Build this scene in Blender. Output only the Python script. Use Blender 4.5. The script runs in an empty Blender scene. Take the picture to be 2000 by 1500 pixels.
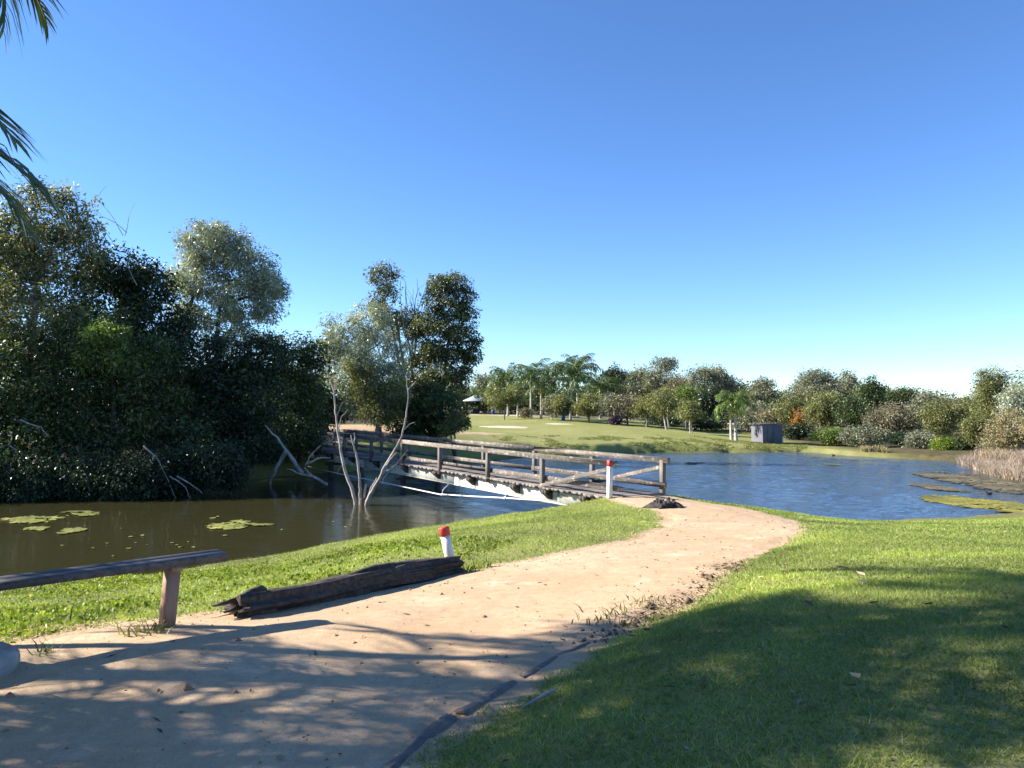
import bpy, math, random
import numpy as np
from mathutils import Vector, Matrix
R = math.radians
random.seed(7); rng = np.random.default_rng(7)
scene = bpy.context.scene

# ------------------------------------------------------------------ camera, sky, sun, exposure
CAMZ, F, PITCH = 3.0, 1500.0, math.atan(45 / 1500)
cam_d = bpy.data.cameras.new('camera'); cam = bpy.data.objects.new('camera', cam_d)
scene.collection.objects.link(cam); scene.camera = cam
cam.location = (0, 0, CAMZ); cam.rotation_euler = (math.pi / 2 + PITCH, 0, 0)
cam_d.sensor_width = 36; cam_d.lens = 36 * F / 2000; cam_d.clip_end = 3000; cam_d.clip_start = 0.05
SUN_H = np.array([0.99, -0.14]); SUN_H /= np.linalg.norm(SUN_H); ELEV = R(30)
world = bpy.data.worlds.new('World'); scene.world = world; world.use_nodes = True
wt = world.node_tree; bg = wt.nodes['Background']
sky = wt.nodes.new('ShaderNodeTexSky'); sky.sky_type = 'NISHITA'; sky.sun_disc = False
sky.sun_elevation = ELEV; sky.sun_rotation = math.atan2(-SUN_H[0], -SUN_H[1])
sky.air_density = 0.8; sky.dust_density = 0.0; sky.ozone_density = 5.6; sky.altitude = 0
hs = wt.nodes.new('ShaderNodeHueSaturation'); hs.inputs['Saturation'].default_value = 1.08; hs.inputs['Hue'].default_value = 0.504
wt.links.new(sky.outputs[0], hs.inputs['Color']); wt.links.new(hs.outputs[0], bg.inputs[0])
bg.inputs[1].default_value = 0.096
sun_d = bpy.data.lights.new('sun', 'SUN'); sun = bpy.data.objects.new('sun', sun_d)
scene.collection.objects.link(sun); sun_d.energy = 5.0; sun_d.angle = R(0.55); sun_d.color = (1, 0.93, 0.82)
sdir = Vector((SUN_H[0] * math.cos(ELEV), SUN_H[1] * math.cos(ELEV), -math.sin(ELEV)))
sun.rotation_euler = sdir.to_track_quat('-Z', 'Y').to_euler(); sun.location = (-30, 10, 40)
scene.view_settings.view_transform = 'Standard'; scene.view_settings.look = 'None'
scene.view_settings.exposure = 1.42; scene.view_settings.gamma = 1
scene.cycles.max_bounces = 8; scene.cycles.transparent_max_bounces = 8; scene.cycles.sample_clamp_indirect = 4

# ------------------------------------------------------------------ helpers
def at(px, py, D):
    dx, dy = (px - 1000) / F, (750 - py) / F
    d = np.array([dx, math.cos(PITCH) - dy * math.sin(PITCH), math.sin(PITCH) + dy * math.cos(PITCH)])
    return np.array([0, 0, CAMZ]) + d * (D / d[1])
def onz(px, py, z=0.0):
    dx, dy = (px - 1000) / F, (750 - py) / F
    d = np.array([dx, math.cos(PITCH) - dy * math.sin(PITCH), math.sin(PITCH) + dy * math.cos(PITCH)])
    return np.array([0, 0, CAMZ]) + d * ((z - CAMZ) / d[2])
def mesh(name, v, quads=None, tris=None, mat=None, smooth=False):
    v = np.asarray(v, dtype=np.float32).reshape(-1, 3)
    me = bpy.data.meshes.new(name); loops = []; tot = []
    if quads is not None and len(quads):
        q = np.asarray(quads, dtype=np.int32).reshape(-1, 4); loops.append(q.ravel()); tot.append(np.full(len(q), 4, np.int32))
    if tris is not None and len(tris):
        t = np.asarray(tris, dtype=np.int32).reshape(-1, 3); loops.append(t.ravel()); tot.append(np.full(len(t), 3, np.int32))
    lp = np.concatenate(loops); lt = np.concatenate(tot); ls = np.concatenate([[0], np.cumsum(lt)[:-1]]).astype(np.int32)
    me.vertices.add(len(v)); me.vertices.foreach_set('co', v.ravel())
    me.loops.add(len(lp)); me.loops.foreach_set('vertex_index', lp)
    me.polygons.add(len(lt)); me.polygons.foreach_set('loop_start', ls); me.polygons.foreach_set('loop_total', lt)
    if smooth: me.polygons.foreach_set('use_smooth', np.ones(len(lt), bool))
    me.update(calc_edges=True); me.validate()
    if mat: me.materials.append(mat)
    return me
def link(name, data, parent=None, loc=None):
    o = bpy.data.objects.new(name, data); scene.collection.objects.link(o)
    if parent: o.parent = parent
    if loc is not None: o.location = loc
    return o
def tag(o, label=None, cat=None, group=None, kind=None):
    if label: o['label'] = label
    if cat: o['category'] = cat
    if group: o['group'] = group
    if kind: o['kind'] = kind
    return o
def thing(name, label, cat, loc=(0, 0, 0), rz=0, group=None):
    o = link(name, None, None, [float(c) for c in loc]); o.rotation_euler = (0, 0, rz); o.empty_display_size = 0.2
    return tag(o, label, cat, group)
class MB:
    def __init__(s): s.v = []; s.q = []; s.t = []; s.n = 0
    def add(s, v, q=None, t=None):
        v = np.asarray(v, float).reshape(-1, 3); s.v.append(v)
        if q is not None and len(q): s.q.append(np.asarray(q, int).reshape(-1, 4) + s.n)
        if t is not None and len(t): s.t.append(np.asarray(t, int).reshape(-1, 3) + s.n)
        s.n += len(v)
    def tube(s, pts, rad, k=6, cap=True):
        pts = np.asarray(pts, float); rad = np.asarray(rad, float); n = len(pts)
        tan = np.gradient(pts, axis=0); tan /= np.linalg.norm(tan, axis=1)[:, None] + 1e-9
        ref = np.array([0, 0, 1.0]) if abs(tan[:, 2]).mean() < 0.8 else np.array([1.0, 0, 0])
        a = np.cross(tan, ref); a /= np.linalg.norm(a, axis=1)[:, None] + 1e-9; b = np.cross(tan, a)
        th = np.arange(k) * 2 * math.pi / k
        v = pts[:, None, :] + rad[:, None, None] * (np.cos(th)[None, :, None] * a[:, None, :] + np.sin(th)[None, :, None] * b[:, None, :])
        i, j = np.meshgrid(np.arange(n - 1), np.arange(k), indexing='ij'); j2 = (j + 1) % k
        q = np.stack([i * k + j, i * k + j2, (i + 1) * k + j2, (i + 1) * k + j], -1).reshape(-1, 4)
        vv = v.reshape(-1, 3); t = []
        if cap:
            vv = np.vstack([vv, pts[:1], pts[-1:]]); c0, c1 = n * k, n * k + 1
            t = [(c0, (x + 1) % k, x) for x in range(k)] + [(c1, (n - 1) * k + x, (n - 1) * k + (x + 1) % k) for x in range(k)]
        s.add(vv, q, t)
    def beam(s, a, b, w, h, up=(0, 0, 1), bev=0.0, jit=0.0):
        """timber from a to b: w sideways, h along up, with a small chamfer"""
        a = np.asarray(a, float); b = np.asarray(b, float); d = (b - a); L = np.linalg.norm(d); d /= L
        side = np.cross(d, np.asarray(up, float)); side /= np.linalg.norm(side); u = np.cross(side, d)
        c = bev or min(w, h) * 0.08; W, H = w / 2, h / 2
        ring = [(-W + c, -H), (W - c, -H), (W, -H + c), (W, H - c), (W - c, H), (-W + c, H), (-W, H - c), (-W, -H + c)]
        vs = []; ts = [0, 0.5, 1.0] if jit else [0, 1.0]
        for t in ts:
            for (x, y) in ring:
                j = rng.normal(0, jit, 3) if jit else 0
                vs.append(a + d * L * t + side * x + u * y + j)
        m = len(ts); q = [(r * 8 + i, r * 8 + (i + 1) % 8, (r + 1) * 8 + (i + 1) % 8, (r + 1) * 8 + i) for r in range(m - 1) for i in range(8)]
        vs += [a, b]; n = m * 8
        t = [(n, (i + 1) % 8, i) for i in range(8)] + [(n + 1, (m - 1) * 8 + i, (m - 1) * 8 + (i + 1) % 8) for i in range(8)]
        s.add(vs, q, t)
    def mesh(s, name, mat, smooth=False):
        return mesh(name, np.vstack(s.v), np.vstack(s.q) if s.q else None, np.vstack(s.t) if s.t else None, mat, smooth)
    def build(s, name, mat, parent=None, smooth=False):
        return link(name, s.mesh(name, mat, smooth), parent)
def vnoise(x, y, s=1.0, seed=0):
    """smooth value noise, -1..1"""
    x = np.asarray(x, float) * s + seed * 17.13; y = np.asarray(y, float) * s + seed * 7.77
    xi, yi = np.floor(x), np.floor(y); fx, fy = x - xi, y - yi; fx = fx * fx * (3 - 2 * fx); fy = fy * fy * (3 - 2 * fy)
    def h(a, b): t = np.sin(a * 127.1 + b * 311.7 + seed * 13.7) * 43758.5453; return (t - np.floor(t)) * 2 - 1
    return (h(xi, yi) * (1 - fx) + h(xi + 1, yi) * fx) * (1 - fy) + (h(xi, yi + 1) * (1 - fx) + h(xi + 1, yi + 1) * fx) * fy
def sdist(px, py, poly):
    """signed distance to polygon, positive inside"""
    P = np.asarray(poly, float); x = np.asarray(px, float); y = np.asarray(py, float)
    d = np.full(x.shape, 1e9); ins = np.zeros(x.shape, bool)
    for i in range(len(P)):
        a, b = P[i], P[(i + 1) % len(P)]; e = b - a
        t = np.clip(((x - a[0]) * e[0] + (y - a[1]) * e[1]) / (e @ e + 1e-12), 0, 1)
        d = np.minimum(d, np.hypot(x - a[0] - t * e[0], y - a[1] - t * e[1]))
        c = ((a[1] > y) != (b[1] > y)) & (x < (b[0] - a[0]) * (y - a[1]) / (b[1] - a[1] + 1e-12) + a[0]); ins ^= c
    return np.where(ins, d, -d)
def smooth_poly(P, n=2):
    P = np.asarray(P, float)
    for _ in range(n):
        Q = np.roll(P, -1, 0); P = np.stack([P * .75 + Q * .25, P * .25 + Q * .75], 1).reshape(-1, 2)
    return P
sstep = lambda a, b, x: (lambda t: t * t * (3 - 2 * t))(np.clip((x - a) / (b - a), 0, 1))

# ------------------------------------------------------------------ materials
def newmat(name):
    m = bpy.data.materials.new(name); m.use_nodes = True; nt = m.node_tree
    return m, nt, nt.nodes['Principled BSDF']
def N(nt, t, **kw):
    n = nt.nodes.new(t)
    for k, v in kw.items():
        if k in n.inputs: n.inputs[k].default_value = v
        else: setattr(n, k, v)
    return n
def coords(nt, scale=(1, 1, 1), kind='Object'):
    tc = N(nt, 'ShaderNodeTexCoord'); mp = N(nt, 'ShaderNodeMapping'); mp.inputs['Scale'].default_value = scale
    nt.links.new(tc.outputs[kind], mp.inputs['Vector']); return mp.outputs[0]
def noise(nt, vec, scale, detail=4, rough=0.55):
    n = N(nt, 'ShaderNodeTexNoise'); n.inputs['Scale'].default_value = scale; n.inputs['Detail'].default_value = detail
    n.inputs['Roughness'].default_value = rough; nt.links.new(vec, n.inputs['Vector']); return n.outputs[0]
def ramp(nt, fac, stops):
    r = N(nt, 'ShaderNodeValToRGB'); e = r.color_ramp.elements
    while len(e) < len(stops): e.new(0.5)
    for el, (p, c) in zip(e, stops): el.position = p; el.color = (*c, 1) if len(c) == 3 else c
    nt.links.new(fac, r.inputs[0]); return r.outputs[0]
def mix(nt, fac, a, b, mode='MIX'):
    m = N(nt, 'ShaderNodeMix', data_type='RGBA', blend_type=mode)
    for s, v in ((m.inputs[0], fac), (m.inputs[6], a), (m.inputs[7], b)):
        if hasattr(v, 'is_output'): nt.links.new(v, s)
        elif isinstance(v, (int, float)): s.default_value = v
        else: s.default_value = (*v, 1)
    return m.outputs[2]
def math_(nt, op, a, b=0.0):
    m = N(nt, 'ShaderNodeMath', operation=op)
    for s, v in ((m.inputs[0], a), (m.inputs[1], b)):
        if hasattr(v, 'is_output'): nt.links.new(v, s)
        else: s.default_value = v
    return m.outputs[0]
def bump(nt, bsdf, h, strength, dist):
    b = N(nt, 'ShaderNodeBump'); b.inputs['Strength'].default_value = strength; b.inputs['Distance'].default_value = dist
    nt.links.new(h, b.inputs['Height']); nt.links.new(b.outputs[0], bsdf.inputs['Normal'])
BLACK, WHITE = (0, 0, 0), (1, 1, 1)

def leaf_mat(name, c1, c2, c3=None, rough=0.5, trans=0.25, spec=0.35, big=0.35):
    m, nt, b = newmat(name); g = N(nt, 'ShaderNodeNewGeometry'); v = coords(nt)
    c = ramp(nt, g.outputs['Random Per Island'], [(0, c1), (0.6, c2), (1, c3 or c2)])
    n = noise(nt, v, big * 2.6, 3, .6); n2 = ramp(nt, n, [(0.3, (0.5, 0.53, 0.55)), (0.5, (.95, .95, .95)), (0.7, (1.55, 1.5, 1.25))])
    c = mix(nt, 1.0, c, n2, 'MULTIPLY')
    nt.links.new(c, b.inputs['Base Color']); b.inputs['Roughness'].default_value = rough; b.inputs['Specular IOR Level'].default_value = spec
    tr = N(nt, 'ShaderNodeBsdfTranslucent'); tc = mix(nt, 1.0, c, (1.25, 1.3, 0.6), 'MULTIPLY'); nt.links.new(tc, tr.inputs[0])
    ms = N(nt, 'ShaderNodeMixShader'); ms.inputs[0].default_value = trans
    nt.links.new(b.outputs[0], ms.inputs[1]); nt.links.new(tr.outputs[0], ms.inputs[2])
    nt.links.new(ms.outputs[0], nt.nodes['Material Output'].inputs[0]); return m
def wood_mat(name, dark, light, axis=0, rough=0.85, sc=1.0, extra=None):
    m, nt, b = newmat(name); s = [14 * sc] * 3; s[axis] = 0.9 * sc; v = coords(nt, tuple(s)); v2 = coords(nt)
    n = noise(nt, v, 2.2, 6, 0.65); n2 = noise(nt, v2, 2.3, 3)
    c = ramp(nt, n, [(0.3, dark), (0.68, light)])
    c = mix(nt, math_(nt, 'MULTIPLY', n2, 0.9), c, tuple(x * 0.45 for x in dark))
    g = N(nt, 'ShaderNodeObjectInfo'); hv = ramp(nt, g.outputs['Random'], [(0, (0.72, 0.72, 0.74)), (1, (1.22, 1.2, 1.16))])
    c = mix(nt, 1.0, c, hv, 'MULTIPLY')
    if extra:
        n3 = noise(nt, v2, 9, 4, 0.7); c = mix(nt, ramp(nt, n3, [(0.56, BLACK), (0.64, WHITE)]), c, extra)
    nt.links.new(c, b.inputs['Base Color']); b.inputs['Roughness'].default_value = rough
    bump(nt, b, n, 0.7, 0.012); return m
def paint_mat(name, col, under, lo=0.55, hi=0.66, scale=5, rough=0.6):
    m, nt, b = newmat(name); v = coords(nt); n = noise(nt, v, scale, 6, 0.7); st = noise(nt, coords(nt, (1.5, 1.5, .25)), 6, 5, .6)
    c = mix(nt, ramp(nt, st, [(.35, BLACK), (.8, (.55,) * 3)]), col, tuple(x * .55 for x in col))
    c = mix(nt, ramp(nt, n, [(lo, BLACK), (hi, WHITE)]), c, under)
    nt.links.new(c, b.inputs['Base Color']); b.inputs['Roughness'].default_value = rough; bump(nt, b, n, .3, .006); return m
def plain_mat(name, c1, c2, scale=6, rough=0.8, bumpd=0.0, metallic=0.0, detail=5):
    m, nt, b = newmat(name); v = coords(nt); n = noise(nt, v, scale, detail, 0.6)
    c = ramp(nt, n, [(0.3, c1), (0.7, c2)]); nt.links.new(c, b.inputs['Base Color'])
    b.inputs['Roughness'].default_value = rough; b.inputs['Metallic'].default_value = metallic
    if bumpd: bump(nt, b, n, 0.6, bumpd)
    return m
def bark_mat(name, dark, light, stretch=0.22, scale=7):
    m, nt, b = newmat(name); n = noise(nt, coords(nt, (1, 1, stretch)), scale, 6, .65)
    c = ramp(nt, n, [(0.32, dark), (0.66, light)]); nt.links.new(c, b.inputs['Base Color']); b.inputs['Roughness'].default_value = .9
    bump(nt, b, n, .8, .02); return m

M = {}
M['bark_dark'] = bark_mat('bark_dark', (.03, .024, .018), (.10, .08, .06))
M['bark_grey'] = bark_mat('bark_grey', (.09, .08, .07), (.27, .25, .22))
M['bark_white'] = bark_mat('bark_white', (.24, .2, .17), (.62, .57, .5), .35, 5)
M['deadwood'] = bark_mat('deadwood', (.16, .135, .11), (.52, .46, .4), .3, 6)
M['timber'] = wood_mat('timber', (.10, .082, .066), (.36, .31, .265), 0, extra=(.42, .38, .33))
M['timber_dark'] = wood_mat('timber_dark', (.045, .036, .03), (.16, .135, .115), 0)
M['timber_v'] = wood_mat('timber_v', (.11, .09, .075), (.33, .285, .24), 2)
M['deck'] = wood_mat('deck', (.16, .135, .115), (.42, .365, .32), 1)
M['bench_seat'] = wood_mat('bench_seat', (.035, .03, .03), (.17, .15, .14), 0, rough=.6)
M['bench_leg'] = wood_mat('bench_leg', (.34, .2, .13), (.52, .33, .23), 2)
M['log'] = wood_mat('log', (.016, .012, .010), (.2, .15, .112), 0, sc=.9)
M['old_log'] = wood_mat('old_log', (.22, .17, .13), (.46, .385, .31), 0, sc=1.1)
M['white_paint'] = paint_mat('white_paint', (.78, .76, .68), (.2, .17, .14), .6, .68, 4)
M['post_paint'] = paint_mat('post_paint', (.78, .76, .72), (.1, .09, .08), .62, .67, 14)
M['red_paint'] = paint_mat('red_paint', (.55, .05, .035), (.3, .12, .1), .66, .72, 12)
M['girder'] = paint_mat('girder', (.6, .58, .48), (.12, .13, .09), .54, .7, 2.6)
M['pipe'] = plain_mat('pipe', (.6, .6, .57), (.75, .74, .7), 5, .5)
M['metal_roof'] = plain_mat('metal_roof', (.3, .32, .36), (.38, .4, .44), 2, .5)
M['shed_wall'] = plain_mat('shed_wall', (.12, .12, .14), (.165, .165, .19), 1.5, .6)
M['shed_roof'] = plain_mat('shed_roof', (.12, .12, .13), (.2, .2, .2), 2, .7)
M['steel'] = plain_mat('steel', (.05, .06, .06), (.09, .1, .1), 4, .6)
M['blue'] = plain_mat('blue', (.03, .06, .25), (.06, .1, .34), 4, .5)
M['rock'] = plain_mat('rock', (.2, .18, .16), (.42, .39, .35), 9, .9, .03)
M['clay'] = plain_mat('clay', (.22, .12, .07), (.42, .25, .15), 9, .95, .03)
M['soil'] = plain_mat('soil', (.06, .042, .028), (.2, .14, .09), 30, .95, .01)
M['sand'] = plain_mat('sand', (.46, .38, .26), (.56, .48, .34), 3, .95, .01)
M['char'] = plain_mat('char', (.008, .008, .008), (.07, .06, .055), 16, .9, .03)
M['bird'] = plain_mat('bird', (.01, .01, .012), (.03, .028, .03), 20, .6)
M['beak'] = plain_mat('beak', (.4, .05, .03), (.5, .08, .04), 20, .5)
M['leaf_dark'] = leaf_mat('leaf_dark', (.026, .05, .016), (.06, .095, .03), (.16, .19, .09), .42, .28)
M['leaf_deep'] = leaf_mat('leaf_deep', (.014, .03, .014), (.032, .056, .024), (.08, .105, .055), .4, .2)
M['leaf_green'] = leaf_mat('leaf_green', (.075, .13, .03), (.15, .225, .05), (.27, .32, .1), .5, .35)
M['leaf_olive'] = leaf_mat('leaf_olive', (.09, .11, .035), (.18, .19, .07), (.27, .26, .12), .5, .3)
M['leaf_vine'] = leaf_mat('leaf_vine', (.07, .085, .035), (.17, .18, .075), (.36, .33, .19), .45, .32)
M['leaf_silver'] = leaf_mat('leaf_silver', (.2, .235, .16), (.34, .37, .28), (.52, .54, .46), .36, .24, .5)
M['leaf_grey'] = leaf_mat('leaf_grey', (.115, .13, .08), (.215, .225, .155), (.32, .32, .24), .5, .24)
M['leaf_brown'] = leaf_mat('leaf_brown', (.12, .105, .068), (.22, .195, .135), (.29, .265, .18), .6, .24)
M['leaf_orange'] = leaf_mat('leaf_orange', (.3, .1, .02), (.45, .18, .04), (.4, .25, .08), .6, .3)
M['leaf_lime'] = leaf_mat('leaf_lime', (.13, .2, .02), (.25, .34, .05), (.34, .4, .1), .5, .35)
M['leaf_purple'] = leaf_mat('leaf_purple', (.02, .012, .035), (.05, .03, .08), (.07, .05, .1), .5, .2)
M['leaf_gum'] = leaf_mat('leaf_gum', (.045, .06, .02), (.11, .13, .05), (.25, .25, .13), .42, .28, .45)
M['bank'] = leaf_mat('bank', (.13, .15, .04), (.22, .235, .075), (.3, .29, .12), .6, .3)
M['leaf_tan'] = leaf_mat('leaf_tan', (.2, .17, .09), (.32, .28, .15), (.36, .3, .18), .6, .25)
M['palm_leaf'] = leaf_mat('palm_leaf', (.03, .065, .02), (.075, .12, .035), (.14, .17, .07), .38, .25, .4)
M['palm_bright'] = leaf_mat('palm_bright', (.07, .13, .03), (.14, .21, .055), (.24, .28, .1), .4, .35, .4)
M['palm_near'] = leaf_mat('palm_near', (.02, .045, .012), (.045, .08, .02), (.07, .1, .03), .35, .3, .5)
M['palm_yellow'] = leaf_mat('palm_yellow', (.4, .24, .03), (.55, .36, .06), (.5, .3, .08), .5, .3)
M['crownshaft'] = plain_mat('crownshaft', (.2, .24, .06), (.36, .38, .14), 3, .45)
M['palm_trunk'] = bark_mat('palm_trunk', (.3, .27, .23), (.56, .52, .46), 1.6, 2.5)
M['cane'] = bark_mat('cane', (.1, .12, .05), (.22, .22, .1), 3, 4)
M['reed'] = leaf_mat('reed', (.24, .18, .15), (.37, .29, .245), (.5, .42, .36), .7, .3)
M['pad'] = leaf_mat('pad', (.15, .17, .035), (.25, .27, .07), (.36, .35, .14), .45, .1)
M['weed_mat'] = leaf_mat('weed_mat', (.16, .15, .02), (.26, .24, .035), (.34, .3, .07), .7, .1)
M['film'] = leaf_mat('film', (.10, .08, .04), (.15, .12, .06), (.22, .19, .1), .6, .05)
M['litter'] = leaf_mat('litter', (.07, .045, .025), (.2, .14, .08), (.42, .34, .24), .8, .1)
M['grass_blade'] = leaf_mat('grass_blade', (.14, .20, .035), (.27, .355, .08), (.44, .45, .17), .5, .35, .3, .25)
M['clover'] = leaf_mat('clover', (.08, .13, .012), (.2, .27, .03), (.34, .36, .08), .5, .35, .3, .5)

def dirt_color(nt, v):
    n1 = noise(nt, v, 0.55, 5, .6); n2 = noise(nt, v, 9, 5, .7); n3 = noise(nt, v, 90, 3, .6); n4 = noise(nt, v, 2.1, 5, .65)
    c = ramp(nt, n1, [(.3, (.48, .32, .185)), (.55, (.55, .40, .25)), (.75, (.62, .475, .315))])
    c = mix(nt, ramp(nt, n2, [(.38, (.55,) * 3), (.6, BLACK)]), c, (.39, .27, .17))
    c = mix(nt, ramp(nt, n3, [(.34, (.6,) * 3), (.44, BLACK)]), c, (.25, .17, .11))
    c = mix(nt, ramp(nt, n4, [(.52, BLACK), (.68, (.55,) * 3)]), c, (.42, .285, .165)); c = mix(nt, ramp(nt, n4, [(.3, (.5,) * 3), (.42, BLACK)]), c, (.66, .53, .38))
    h = math_(nt, 'ADD', math_(nt, 'MULTIPLY', n2, .7), math_(nt, 'MULTIPLY', n3, .35)); return c, h
def grass_color(nt, v):
    n1 = noise(nt, v, 0.13, 4, .6); n2 = noise(nt, v, 1.4, 5, .65); n3 = noise(nt, v, 30, 4, .7)
    c = ramp(nt, n1, [(.35, (.24, .265, .07)), (.62, (.33, .32, .12))])
    c = mix(nt, ramp(nt, n2, [(.35, BLACK), (.75, (.75,) * 3)]), c, (.27, .25, .10))
    c = mix(nt, ramp(nt, n3, [(.3, (.8,) * 3), (.55, BLACK)]), c, (.09, .115, .025)); return c, n3
def ground_mat():
    m, nt, b = newmat('ground'); v = coords(nt)
    g, gh = grass_color(nt, v); d, dh = dirt_color(nt, v)
    at1 = N(nt, 'ShaderNodeAttribute', attribute_name='dirt'); at2 = N(nt, 'ShaderNodeAttribute', attribute_name='wild')
    wob = noise(nt, v, 5, 5, .7)
    f = math_(nt, 'ADD', at1.outputs['Fac'], math_(nt, 'MULTIPLY', math_(nt, 'SUBTRACT', wob, .5), 1.3))
    f = ramp(nt, f, [(.42, BLACK), (.62, WHITE)])
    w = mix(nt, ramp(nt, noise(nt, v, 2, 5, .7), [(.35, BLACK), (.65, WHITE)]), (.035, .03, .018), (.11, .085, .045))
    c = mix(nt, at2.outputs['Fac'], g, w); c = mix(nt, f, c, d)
    nt.links.new(c, b.inputs['Base Color']); b.inputs['Roughness'].default_value = .95; b.inputs['Specular IOR Level'].default_value = .15
    bump(nt, b, gh, .7, .04); return m
def path_mat():
    m, nt, b = newmat('path'); v = coords(nt); c, h = dirt_color(nt, v)
    nt.links.new(c, b.inputs['Base Color']); b.inputs['Roughness'].default_value = .95; b.inputs['Specular IOR Level'].default_value = .15
    bump(nt, b, h, .55, .02); return m
def water_mat():
    m, nt, b = newmat('water'); v = coords(nt, (1, 1.0, 1)); v2 = coords(nt, (.55, 1.5, 1))
    n = noise(nt, v2, 4.5, 3, .55); n2 = noise(nt, v, 14, 3, .6); n3 = noise(nt, v, .35, 2)
    h = math_(nt, 'ADD', math_(nt, 'MULTIPLY', n, 1.0), math_(nt, 'MULTIPLY', n2, .22))
    att = N(nt, 'ShaderNodeAttribute', attribute_name='calm')
    bp = N(nt, 'ShaderNodeBump'); bp.inputs['Distance'].default_value = .035
    st = math_(nt, 'MULTIPLY', math_(nt, 'SUBTRACT', 1.0, math_(nt, 'MULTIPLY', att.outputs['Fac'], .82)), math_(nt, 'ADD', .6, math_(nt, 'MULTIPLY', n3, .7)))
    nt.links.new(st, bp.inputs['Strength']); nt.links.new(h, bp.inputs['Height']); nt.links.new(bp.outputs[0], b.inputs['Normal'])
    c = mix(nt, att.outputs['Fac'], (.045, .07, .105), (.036, .034, .014))  # open lake's blue paints in sky reflection; inlet keeps its murky brown
    nt.links.new(c, b.inputs['Base Color']); b.inputs['Roughness'].default_value = .06; b.inputs['IOR'].default_value = 1.33
    return m
M['ground'], M['path'], M['water'] = ground_mat(), path_mat(), water_mat()

# ------------------------------------------------------------------ terrain
SHORE = smooth_poly([(-40, 7), (-14, 9.6), (-8.3, 12.2), (-6.6, 13.2), (-5.3, 14.4), (-4.2, 15.7), (-3, 16.5), (-1.6, 17.1), (0, 17.7), (1.2, 18.2), (2.2, 19.0),
    (3.2, 19.9), (4.2, 19.4), (5.2, 18.8), (6.3, 18.5), (7.4, 19.0), (9.1, 20.1), (11.5, 20.7), (14.5, 21.6), (19, 23.5), (24, 26.5),
    (22.6, 31), (23.5, 35), (25, 40), (24.2, 43), (21.5, 46), (20.6, 48.4), (19.3, 51.7), (16.7, 50.5), (13.5, 50.7), (8.4, 50.5), (5.7, 47.6), (3.1, 46.3), (0.6, 46.6),
    (-1.1, 43.2), (-2.7, 41), (-5.3, 37.6), (-8.3, 35.4), (-10.6, 33), (-11.0, 29), (-12.2, 26.6), (-16, 25.2), (-21, 24.4), (-40, 23)], 2)
PATH = smooth_poly([(-4.9, -6), (-4.7, 0), (-4.2, 3.2), (-3.75, 4.9), (-3.0, 5.9), (-2.3, 6.25), (-1.6, 6.9), (-.55, 8.15), (.55, 9.0), (1.3, 9.9), (2.2, 11.5), (2.75, 13.3), (2.95, 14.6), (2.6, 16.0),
    (2.25, 17.3), (2.6, 17.75), (3.5, 18.3), (4.15, 17.6), (4.65, 16.6), (5.0, 14.6), (4.65, 12.3), (3.2, 9.6), (2.3, 8.1), (1.35, 6.25), (.45, 5.05), (.05, 4.3), (-.4, 3.7), (-.62, 3.0), (-1, 0), (-1.3, -6)], 2)
CTRL = np.array([(-2, -4, 1.45), (-2, 0, 1.42), (-1.5, 3, 1.4), (-2.5, 5.6, 1.4), (-3.2, 5.0, 1.4), (0, 6, 1.38), (1, 8, 1.33), (.6, 9, 1.28), (2.5, 10, 1.22), (3.5, 12, 1.12), (3.8, 14.5, 1.0),
    (3.3, 17, .95), (2.3, 17.4, .93), (3.6, 18.2, .9), (-4.3, 6.6, 1.12), (-5.5, 9, .62), (-2.5, 9, .98), (-3.5, 12, .5), (-1, 10, 1.12), (-1, 13, .85), (0, 15, .8), (1.2, 16.6, .78), (-2, 15, .5), (-4, 14, .25),
    (1.5, 4, 1.62), (4, 4, 1.75), (8, 4, 1.8), (3, 7, 1.5), (6, 8, 1.5), (4.9, 10, 1.3), (7, 12, 1.1), (10, 12, 1.1), (6.3, 15, .8), (9, 16, .62), (13, 16, .68), (8, 18.6, .2), (12, 19.5, .15), (16, 19, .35), (20, 20, .5), (20, 10, 1.2),
    (-1, 45, .75), (3, 49, .8), (5, 52, .8), (9, 55, .85), (14, 54.5, .6), (18, 56, .3), (21.5, 58, .25), (24, 52, .25), (28, 45, .4), (27, 35, .3), (30, 30, .5),
    (0, 58, 1.05), (5, 62, 1.05), (10, 65, 1.0), (15, 66, .75), (20, 68, .5), (0, 75, 1.35), (5, 80, 1.55), (-4, 85, 1.87), (-5, 100, 2.1), (10, 80, 1.35), (20, 80, .9), (30, 80, .8), (40, 60, .6),
    (-10, 36.5, 1.1), (-7, 45, 1.75), (-5, 42, 1.3), (-2, 46, 1.05), (-12, 50, 1.9), (-20, 45, 1.8), (-15, 32, .8), (-22, 33, 1), (-30, 30, 1.2), (-12, 36, 1.1), (-40, 60, 2),
    (0, 150, 2), (100, 150, 2), (-100, 150, 2), (100, 50, 1), (-100, 50, 2), (-100, -50, 2), (100, -50, 2), (0, -50, 2), (-8, 3, 1.3), (-12, 5, 1.0), (-8, -5, 1.5), (10, -5, 1.9)])
def _k(r2): return np.where(r2 > 0, 0.5 * r2 * np.log(r2 + 1e-12), 0)
_n = len(CTRL); _d2 = ((CTRL[:, None, :2] - CTRL[None, :, :2]) ** 2).sum(-1)
_A = np.zeros((_n + 3, _n + 3)); _A[:_n, :_n] = _k(_d2) + np.eye(_n) * .02; _A[:_n, _n] = 1; _A[:_n, _n + 1:] = CTRL[:, :2]; _A[_n:, :_n] = _A[:_n, _n:].T
_w = np.linalg.solve(_A, np.concatenate([CTRL[:, 2], [0, 0, 0]]))
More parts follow.
